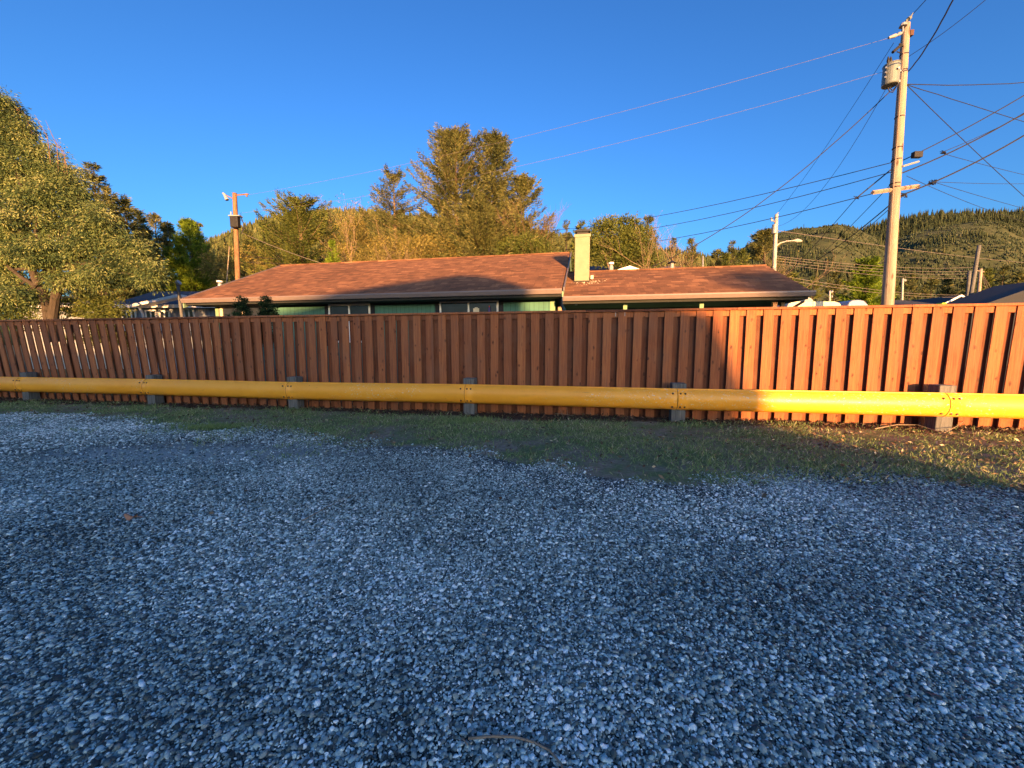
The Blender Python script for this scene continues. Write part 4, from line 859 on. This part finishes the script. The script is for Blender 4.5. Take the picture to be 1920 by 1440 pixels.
def forest(name, label, H3, n, hmin, hmax, seed, dens, fmax=66, fol='hillfol', fmin=0, wratio=.30):
    r = np.random.default_rng(seed); XX, YY, Z = H3; ny, nx = XX.shape
    i = fmin+r.random(n)*(min(ny-2, fmax)-fmin); j = r.random(n)*(nx-1.01); i0 = i.astype(int); j0 = j.astype(int); fi = i-i0; fj = j-j0
    def S(A): return (A[i0,j0]*(1-fi)+A[i0+1,j0]*fi)*(1-fj)+(A[i0,j0+1]*(1-fi)+A[i0+1,j0+1]*fi)*fj
    X, Y, Zz = S(XX), S(YY), S(Z); k = r.random(n) < dens(X, Y, i/ny, (X/Y*FPX+960)); X, Y, Zz = X[k], Y[k], Zz[k]; n = len(X); print(name, n)
    h = r.uniform(hmin, hmax, n); w = h*r.uniform(.7, 1.2, n)*wratio; tone = np.clip(r.normal(.45, .22, n), 0, 1)
    mb = MB(); K = 5; Vs = []; Fs = []
    tiers = ((.06, .52, 1.0), (.32, .78, .72), (.58, 1.0, .42)); ang0 = r.uniform(0, 6.28, n)
    for (z0, z1, rr) in tiers:
        ring = []
        for q in range(K):
            a = ang0+2*math.pi*q/K; rad = w*rr*.5*r.uniform(.6, 1.3, n); ring.append(np.stack([X+np.cos(a)*rad, Y+np.sin(a)*rad, Zz+h*(z0+r.uniform(-.04, .04, n))], -1))
        apex = np.stack([X, Y, Zz+h*z1], -1); V = np.stack(ring+[apex], 1).reshape(-1, 3)
        b = np.arange(n)[:, None]*(K+1); F = np.concatenate([np.concatenate([b+q, b+(q+1) % K, b+K], 1) for q in range(K)])
        mb.add(V, F, np.repeat(tone, K+1))
    tag(mb.build(name, M[fol]), label, 'forest', kind='stuff')
def hill_mat(name, cols, s, hi=.6):
    m, nt, b = mat(name, 1.0); b.inputs['Specular IOR Level'].default_value = .05
    f = noise(nt, coords(nt, (s, s, s)), 1, 8, .7); f2 = noise(nt, coords(nt, (s*6, s*6, s*6)), 1, 6, .75)
    c = mix(nt, .5, ramp(nt, f, cols), ramp(nt, f2, cols)); nt.links.new(c, b.inputs['Base Color']); return m
hm = hill_mat('clearcut_hillside', [(.3, (.03, .04, .022)), (.5, (.062, .075, .038)), (.7, (.105, .10, .058))], 1/90)
hd = hill_mat('wooded_hillside', [(.3, (.02, .03, .015)), (.7, (.055, .065, .03))], 1/40)
HB = hill('hill', [(1330,560),(1450,520),(1560,450),(1640,424),(1700,414),(1760,409),(1800,410),(1860,405),(1920,401),(2020,392),(2200,380),(2500,420)], 1300, 620, 1900, 0, hd, 5, 60)
HC = hill('hill', [(1500,560),(1580,500),(1640,462),(1700,440),(1760,428),(1810,422),(1850,425),(1900,440),(1960,470),(2050,500),(2300,540)], 950, 420, 1150, 0, hm, 9, 35)
HA = hill('hill', [(1150,600),(1260,520),(1330,492),(1375,473),(1420,448),(1470,436),(1510,432),(1545,427),(1580,434),(1620,452),(1660,482),(1720,530),(1800,590)], 760, 330, 950, 0, hm, 13, 30)
HD = hill('hill', [(330,560),(400,470),(470,442),(520,425),(570,416),(640,411),(700,413),(780,420),(900,430),(1020,452),(1150,470),(1300,490),(1450,540)], 420, 90, 600, 0, hd, 17, 14)
forest('hill_forest', 'dark conifers covering the farthest hill', HB, 16000, 12, 24, 1, lambda X, Y, f, x: np.clip(.15+(f > .35)*.85, 0, 1))
forest('hill_forest', 'scattered conifers and brush on the partly cleared middle hill', HC, 9000, 6, 15, 2, lambda X, Y, f, x: np.clip((fbm(X, Y, 1/60, 3)-.55)*5+(f < .3)*.8+.03, 0, 1))
forest('hill_forest', 'conifers along the crest and foot of the nearest right hand hill', HA, 9000, 6, 15, 3, lambda X, Y, f, x: np.clip((fbm(X, Y, 1/50, 7)-.55)*5+(f < .28)*.9+(x < 1450)*.7+.04, 0, 1))
forest('hill_forest', 'dense conifers on the low hill behind the middle trees', HD, 11000, 4.5, 10, 4, lambda X, Y, f, x: np.ones_like(X)*.95, fol='sprucegreen', wratio=.42)

forest('hill_brush', 'low brown green brush over the cleared slopes of the middle hill', HC, 22000, 2.5, 6, 5, lambda X, Y, f, x: np.clip((fbm(X, Y, 1/25, 23)-.35)*4, .05, 1), fol='hillbrush', wratio=1.0)
forest('hill_brush', 'low brown green brush over the cleared slopes of the nearest right hand hill', HA, 18000, 2, 4.5, 6, lambda X, Y, f, x: np.clip((fbm(X, Y, 1/20, 27)-.35)*4, .05, 1), fol='hillbrush', wratio=1.0)
# ------------------------------------------------------------------ utility poles
def pole(name, label, xb, yt, t, r0, r1, xt=None, m='pole', cat='utility pole'):
    y0 = 600; b = at(xb, y0, t); rr_ = ray(xt if xt else xb, yt); k_ = b[1]/rr_[1]; a = np.array((rr_[0]*k_, b[1], CH+rr_[2]*k_)); lean = (a[0]-b[0])/(a[2]-b[2]); X0 = b[0]-lean*(b[2]+.26)
    o = thing(name, label, cat, (X0, b[1], -.26)); Y1 = a[1]-b[1]; Hh = a[2]+.26
    Y1 *= 0
    mb = MB(); mb.tube([(lean*Hh*s_, Y1*s_, Hh*s_) for s_ in np.linspace(0, 1, 12)], list(np.linspace(r0, r1, 12)), 14); mb.build('shaft', M[m], o, smooth=True)
    def loc(x, y, dt=0): p = at(x, y, b[1]/1.0) ; return p
    def P(x, y, dy=0.0):            # point on the pole's own upright plane Y = const
        r = ray(x, y); k = (b[1]+dy)/r[1]; return np.array((r[0]*k-X0, dy, CH+r[2]*k+.26))
    return o, P
def W_(P, o): return tuple(np.asarray(P)+np.array(o.location))
po, PP = pole('utility_pole', 'tall wooden utility pole with a gray transformer behind the right part of the fence', 1662, 45, 11.5, .165, .088, xt=1699)
m = MB(); a = PP(1700, 38, .02); b = PP(1701, 28, .02); m.tube([PP(1696, 60, .0), a, PP(1703, 36, 0)], .03, 6); m.tube([PP(1703, 36), PP(1707, 33)], [.05, .045], 10); m.tube([PP(1706, 34), PP(1712, 24)], [.025, .01], 6); m.build('top_insulator', M['tank'], po)
m = MB(); m.tube([PP(1693, 50, -.08), PP(1694, 44, -.08)], [.09, .06], 10); m.tube([PP(1693, 60, -.1), PP(1693, 50, -.1)], .02, 6); m.build('insulator', M['porcelain'], po)
m = MB(); m.tube([PP(1691, 62, -.12), PP(1685, 64, -.12), PP(1682, 66, -.12), PP(1678, 67, -.12), PP(1666, 71, -.12)], [.03, .05, .025, .05, .03], 10); m.build('strain_insulator', M['porcelain'], po)
m = MB(); m.tube([PP(1674, 98, -.15), PP(1690, 84, -.15)], .038, 8); m.tube([PP(1682, 97, -.15), PP(1688, 99, -.12)], .014, 6); m.tube([PP(1686, 82, -.1), PP(1696, 88, -.1)], .02, 6); m.build('cutout_switch', M['black'], po)
# transformer tank: lid, brackets, bushings
cx0, cx1 = PP(1658, 140, -.25), PP(1683, 140, -.25); cc = (cx0+cx1)/2; rt = (cx1[0]-cx0[0])/2; zt_, zb_ = PP(1670, 121, -.25)[2], PP(1670, 161, -.25)[2]
m = MB(); m.tube([(cc[0], -.25, zb_), (cc[0], -.25, zb_+.02), (cc[0], -.25, zt_-.08), (cc[0], -.25, zt_-.03)], [rt*.9, rt, rt, rt], 24); tk = m.build('transformer', M['tank'], po, smooth=False)
m = MB(); m.tube([(cc[0], -.25, zt_-.028), (cc[0], -.25, zt_), (cc[0], -.25, zt_+.03)], [rt*1.06, rt*1.0, rt*.7], 24); m.build('lid', M['tank'], tk)
m = MB()
for dx in (-.03, -.10): m.tube([(cc[0]+dx, -.25, zt_+.03), (cc[0]+dx-.01, -.25, zt_+.1), (cc[0]+dx-.02, -.25, zt_+.2)], [.03, .035, .012], 8)
m.build('bushing', M['black'], tk)
m = MB()
for zq in (zt_-.15, zb_+.12): m.box(cc[0]+rt*.6, cc[0]+rt+.12, -.22, -.10, zq, zq+.06)
m.build('mounting_bracket', M['steel'], tk)
m = MB()
for zq in (.25, .42, .6): m.tube([(cc[0]-rt*1.0, -.30, zb_+zq*.7), (cc[0]-rt*1.25, -.34, zb_+zq*.7)], .022, 6)
m.tube([(cc[0], -.46, zb_+.32), (cc[0], -.475, zb_+.32)], .03, 8); m.build('terminal', M['steel'], tk)
m = MB(); m.tube([PP(1665, 164, -.3), PP(1668, 172, -.3), PP(1674, 173, -.3), PP(1680, 164, -.25), PP(1685, 155, -.15)], .014, 5); m.tube([PP(1668, 163, -.25), PP(1673, 170, -.25), PP(1684, 158, -.15)], .012, 5); m.build('drip_loop', M['wire'], po)
m = MB(); a, b = PP(1636, 361, -.18), PP(1722, 349, .30); m.tube([a, b], .058, 4); m.build('crossarm', M['pole'], po)
m = MB(); m.tube([PP(1692, 312, -.13), PP(1722, 303, .2)], .03, 6); m.build('standoff_arm', M['porcelain'], po)
m = MB()
for y in (103, 133, 220, 278, 300, 345, 352): q = PP(1699-(y-45)*.0706, y); rb = .172-.080*(q[2]/PP(1699, 45)[2]); m.tube([q+np.array((0,0,-.014)), q+np.array((0,0,.014))], rb, 14)
m.build('band', M['black'], po)
m = MB(); q = PP(1691, 160, -.13); m.box(q[0]+.1, q[0]+.22, -.05, .03, q[2]-.04, q[2]+.03); q = PP(1707, 63, 0); m.box(q[0]-.04, q[0]+.05, -.05, .05, q[2]-.07, q[2]+.07); m.build('wire_clamp', M['rust'], po)
m = MB(); a = PP(1720, 290, .0); m.box(a[0]-.12, a[0]+.12, -.05, .07, a[2]-.08, a[2]+.08); m.build('splice_box', M['black'], po, bevel=.01)
m = MB(); m.tube([PP(1697, 58, -.112), PP(1690, 160, -.14), PP(1676, 345, -.16), PP(1663, 560, -.175)], .012, 5); m.build('ground_conduit', M['pole'], po)
def tangle(o, P, x, y, n, s, seed):
    r = random.Random(seed); m = MB()
    for k in range(n):
        m.tube([P(x+r.uniform(-s, s), y+r.uniform(-s*.6, s*.6), r.uniform(-.1, .2)) for _ in range(4)], .009, 4, cap=False)
    m.build('cable_bundle', M['wire'], o)
tangle(po, PP, 1748, 342, 9, 9, 1); tangle(po, PP, 1768, 285, 6, 6, 2); tangle(po, PP, 1694, 366, 8, 8, 3); tangle(po, PP, 1605, 371, 4, 6, 4)
# pole left
pl, PL = pole('utility_pole', 'brown utility pole with a black box beside the left end of the brown roof', 449, 362, 20, .135, .10, xt=440, m='brownpole')
m = MB(); a = PL(434, 407, -.25); b = PL(450, 427, -.25); m.box(a[0], b[0], -.40, -.16, b[2], a[2]); bx_ = m.build('equipment_box', M['black'], pl, bevel=.02)
m = MB(); m.box(a[0]-.04, b[0]+.12, -.42, -.14, a[2]+.002, a[2]+.05); m.build('box_lid', M['porcelain'], bx_)
m = MB(); m.tube([PL(440, 366), PL(466, 364)], .035, 4); m.tube([PL(462, 363), PL(463, 369)], .04, 6); m.tube([PL(440, 374), PL(432, 370), PL(424, 366)], .025, 5); m.build('crossarm', M['brownpole'], pl)
m = MB(); m.tube([PL(420, 363, -.05), PL(426, 375, -.05)], [.05, .09], 8); m.tube([PL(418, 362), PL(421, 365)], .05, 6); m.build('insulator', M['porcelain'], pl)
m = MB(); m.tube([PL(433, 397, -.2), PL(433, 407, -.2)], .03, 6); m.build('bracket', M['porcelain'], pl)
m = MB()
for k in range(5): m.tube([PL(451, 400+3*k, -.1), PL(457+k, 420+k, -.1), PL(452, 440, -.1)], .01, 4, cap=False)
m.build('drip_loop', M['wire'], pl)
lp, LP = pole('street_light_pole', 'cream pole with a curved street light arm behind the wing', 1447, 402, 20, .12, .08, xt=1456, m='metalpole', cat='street light')
m = MB(); m.tube([LP(1455, 462), LP(1462, 456), LP(1475, 452), LP(1490, 451)], .03, 6); ar = m.build('lamp_arm', M['metalpole'], lp)
m = MB(); m.tube([LP(1488, 451), LP(1494, 451), LP(1503, 452)], [.035, .10, .05], 10); m.build('lamp_head', M['metalpole'], ar)
m = MB(); m.tube([LP(1452, 438, -.1), LP(1453, 421, -.1)], .12, 12); m.build('transformer', M['porcelain'], lp)
m = MB(); m.tube([LP(1446, 411), LP(1455, 418)], .03, 5); m.tube([LP(1446, 408), LP(1447, 415)], .04, 6); m.tube([LP(1454, 404), LP(1460, 398)], [.03, .02], 6); m.build('insulator', M['steel'], lp)
l1, L1 = pole('leaning_pole', 'long bare pole leaning right, standing nearest the right edge', 1813, 460, 30, .16, .11, xt=1836, m='graywood')
l2, L2 = pole('short_pole', 'short gray pole left of and behind the leaning pole', 1810, 508, 36, .16, .12, xt=1818, m='graywood')
l3, L3 = pole('service_pole', 'pale wooden pole with guy wires just right of the leaning pole', 1831, 504, 38, .17, .13, xt=1839)
m = MB(); m.tube([L3(1832, 507), L3(1846, 510)], .05, 4); m.build('crossarm', M['pole'], l3)
l4, L4 = pole('small_lamp_pole', 'thin pale pole right of the tall utility pole', 1690, 522, 40, .10, .08, xt=1693, m='metalpole')
m = MB(); m.tube([L4(1693, 525), L4(1698, 526)], .12, 8); m.build('lamp_head', M['porcelain'], l4)
l5, L5 = pole('small_lamp_pole', 'thin pale pole above the white camper trailer', 1555, 545, 40, .09, .08, xt=1556, m='metalpole')
m = MB(); m.tube([L5(1558, 546), L5(1560, 548)], .14, 8); m.tube([L5(1558, 556), L5(1560, 556)], .12, 6); m.build('lamp_head', M['porcelain'], l5)
l6, L6 = pole('thin_mast', 'thin brown mast leaning behind the left end of the roof', 420, 462, 22, .04, .02, xt=430)
l7, L7 = pole('meter_mast', 'thin weathered mast standing in front of the blue gray house', 342, 532, 15, .06, .05, xt=333, m='graywood')
m = MB(); m.tube([L7(333, 531), L7(336, 529)], .10, 8); m.build('cap', M['steel'], l7)
l8, L8 = pole('service_mast', 'thin white service mast behind the wing ridge', 1317, 480, 19, .035, .03, xt=1318, m='porcelain')

# ------------------------------------------------------------------ wires
def wire(label, a, b, sag=.3, r=.012, m='wire', n=14, wav=0, group='overhead wires'):
    a, b = np.array(a, float), np.array(b, float); rr = random.Random(hash(label) % 1000 if False else len(label)*7)
    pts = []
    for k in range(n+1):
        s_ = k/n; p = a+(b-a)*s_; p[2] -= sag*4*s_*(1-s_)
        if wav and 0 < k < n: p[2] += rr.uniform(-wav, wav)
        pts.append(tuple(p-a))
    o = MB().tube(pts, r, 5).build('overhead_wire', M[m], None); o.location = tuple(a)
    tag(o, label, 'wire', group)
G = lambda x, y, t: at(x, y, t)
wire('upper pale wire from the tall pole top down left to the brown pole', G(1668,71,11.4), G(462,366,20), .35, .0045, 'paleWire')
wire('lower pale wire from the transformer down left to the brown pole', G(1655,135,11.3), G(446,400,20), .55, .0045, 'paleWire')
wire('twisted service cable sagging from the transformer to the wing roof', G(1668,172,11.3), G(1222,500,15), .55, .014, 'wire', 22, .01)
wire('thin wire from the tall pole top down to the street light pole', G(1676,80,11.4), G(1456,402,20), .2, .007)
wire('thin lower wire from the transformer to the street light pole', G(1662,165,11.4), G(1454,425,20), .9, .007)
wire('wire leaving the tall pole top to the upper right', G(1704,34,11.4), G(1775,-45,9), .02, .010)
wire('heavy kinked cable climbing from beside the transformer to the top edge', G(1686,150,11.4), G(1830,-90,8), .35, .016, 'wire', 20, .012)
wire('thin wire climbing from the upper pole to the top right corner', G(1697,110,11.4), G(1900,-45,9.5), .1, .008)
wire('nearly level cable from the pole to the right edge', G(1701,158,11.4), G(2050,139,14), .15, .012, 'wire', 16, .008)
wire('cable sloping gently down from the pole to the right edge', G(1701,159,11.4), G(2060,272,15), .0, .010, 'wire', 16, .008)
wire('cable dropping steeply from the pole to the lower right', G(1701,160,11.4), G(2010,446,17), .1, .010)
wire('upper thick cable rising right from the black splice box', G(1690,302,11.3), G(2050,98,10), .12, .014)
wire('middle thick cable rising right from the standoff arm', G(1690,325,11.3), G(2050,130,10), .2, .018)
wire('thin companion wire just under the middle thick cable', G(1765,286,11.1), G(2050,140,10), .12, .008)
wire('lowest thickest cable rising right from the crossarm', G(1690,366,11.3), G(2050,170,10), .22, .020)
wire('upper cable running left from the pole to behind the tall spruces', G(1690,300,11.4), G(1000,434,26), .4, .012)
wire('second cable running left from the pole past the chimney', G(1688,318,11.4), G(1030,446,26), .5, .012)
wire('third wavy cable running left from the crossarm', G(1640,362,11.4), G(1060,468,26), .4, .012)
wire('thick cable slanting down left from the splice box to the crossarm tangle', G(1690,302,11.2), G(1605,372,11.8), .0, .018)
wire('cable slanting from the crossarm tangle down to the street light', G(1605,372,11.8), G(1420,565,24), .2, .010)
wire('long cable slanting down left from the middle of the pole', G(1690,325,11.3), G(1440,560,25), .3, .010)
wire('thick lower cable slanting down left below the crossarm', G(1690,366,11.3), G(1500,505,22), .2, .018)
wire('pair cable continuing down left from the lower crossarm', G(1675,385,11.4), G(1480,540,26), .2, .010)
wire('faint wire from the middle cable clamp to the right edge', G(1768,288,11.2), G(2050,352,20), .1, .007)
wire('faint wire from the cable bundle level to the right edge', G(1750,341,11.1), G(2050,338,18), .1, .007)
wire('faint wire from the cable bundle sloping to the lower right', G(1750,341,11.1), G(2050,420,20), .1, .007)
wire('second faint wire sloping right under the cable bundle', G(1700,330,11.3), G(2040,440,20), .3, .007)
for i, (ya, yb) in enumerate(((480,500),(484,507),(489,512),(494,520),(520,552),(526,556))):
    wire(['highest','second','third','fourth','fifth','lowest'][i]+' of the pale wires strung from the street light pole to the leaning pole', G(1455 if i < 4 else 1480, ya, 20), G(1836 if i < 4 else 1830, yb, 38), .35, .012, 'paleWire')
wire('pale wire crossing the hill behind the tall utility pole', G(1456,432,20), G(2100,500,60), .6, .014, 'paleWire')
for i, (x, y) in enumerate(((1858,576),(1868,577),(1880,576))):
    wire(['left','middle','right'][i]+' guy wire spreading from the service pole to the ground', G(1840,510,38), G(x,y,38), 0, .014, 'paleWire', 3)
wire('short cable rising left from roof level to the brown pole', G(398,458,24), G(440,432,20), .05, .014)
wire('cable running right from the brown pole over the golden brush', G(452,480,20), G(700,478,27), .25, .014)
wire('lower cable running right from the brown pole over the brush', G(453,491,20), G(760,488,27), .2, .012)
wire('service cable slanting from the brown pole down right to the roof', G(452,436,20), G(640,505,18), .1, .012, 'paleWire')

# ------------------------------------------------------------------ little things on the ground
def gpt(x, y, dz=.01): p = gnd(x, y); return np.array((p[0], p[1], p[2]+float(bumps(p[0], p[1]))+dz))
def stick(name, label, pts, r0, r1, dz=.015, cat='twig', branches=()):
    P = [gpt(x, y, dz) for x, y in pts]; a = P[0].copy()
    if not branches:
        o = MB().tube([tuple(p-a) for p in P], list(np.linspace(r0, r1, len(P))), 6).build(name, M['twig'], None, smooth=True); o.location = tuple(a); tag(o, label, cat)
    else:
        m = MB(); m.tube([tuple(p-a) for p in P], list(np.linspace(r0, r1, len(P))), 6)
        for b in branches:
            Q = [gpt(x, y, z) for x, y, z in b]; m.tube([tuple(p-a) for p in Q], list(np.linspace(r0*.7, r1*.6, len(Q))), 5)
        o = m.build(name, M['twig'], None, smooth=True); o.location = tuple(a); tag(o, label, cat)
stick('stick', 'curved brown stick lying on the gravel at the bottom of the view', [(878,1391),(920,1387),(965,1388),(1000,1398),(1030,1414),(1052,1440),(1060,1470)], .0042, .0032)
stick('twig', 'short broken twig beside the curved stick', [(866,1390),(878,1404)], .003, .002)
stick('twig', 'thin pale straw standing out on the gravel above the curved stick', [(890,1330),(882,1362)], .0015, .0015)
stick('dry_stem', 'long thin pale stem lying across the gravel left of centre', [(566,980),(600,962),(640,940),(700,920)], .0035, .0015)
stick('fallen_branch', 'pale fallen branch lying by the post in the sunny grass', [(1640,810),(1680,803),(1720,804),(1760,815),(1790,822),(1800,826)], .009, .005, .04, 'branch', branches=[[(1768,817,.04),(1790,811,.07),(1806,803,.1),(1806,795,.12)],[(1722,804,.04),(1728,797,.1),(1733,793,.16)]])
stick('dry_stem', 'thin dead stems poking up below the rail right of centre', [(1040,783),(1060,785),(1075,788)], .004, .003, .05, branches=[[(1058,790,.02),(1048,780,.16),(1040,772,.26)],[(1066,792,.02),(1062,780,.18),(1058,770,.3)]])
def leaf_obj():
    c = gpt(247, 975, .012); r = random.Random(3); V = []; n = 12
    for k in range(n):
        a = 2*math.pi*k/n; rr = (.033 if k % 3 else .042)*(1+.15*r.uniform(-1, 1)); V.append((rr*math.cos(a)*1.25, rr*math.sin(a)*.75, .012*math.cos(2*a)+.02*abs(math.cos(a))))
    V2 = [(x*.98, y*.98, z-.0015) for x, y, z in V]; m = MB(); m.add([(0,0,.004)]+V, [(0, 1+k, 1+(k+1)%n) for k in range(n)], .5); m.add([(0,0,.0025)]+V2, [(0, 1+(k+1)%n, 1+k) for k in range(n)], .5)
    m.tube([(.035,0,.01),(.075,.01,.004)], [.003,.0015], 5)
    o = m.build('dead_leaf', M['leaf'], None); o.location = tuple(c); tag(o, 'single curled orange brown leaf on the gravel at the left', 'leaf')
leaf_obj()
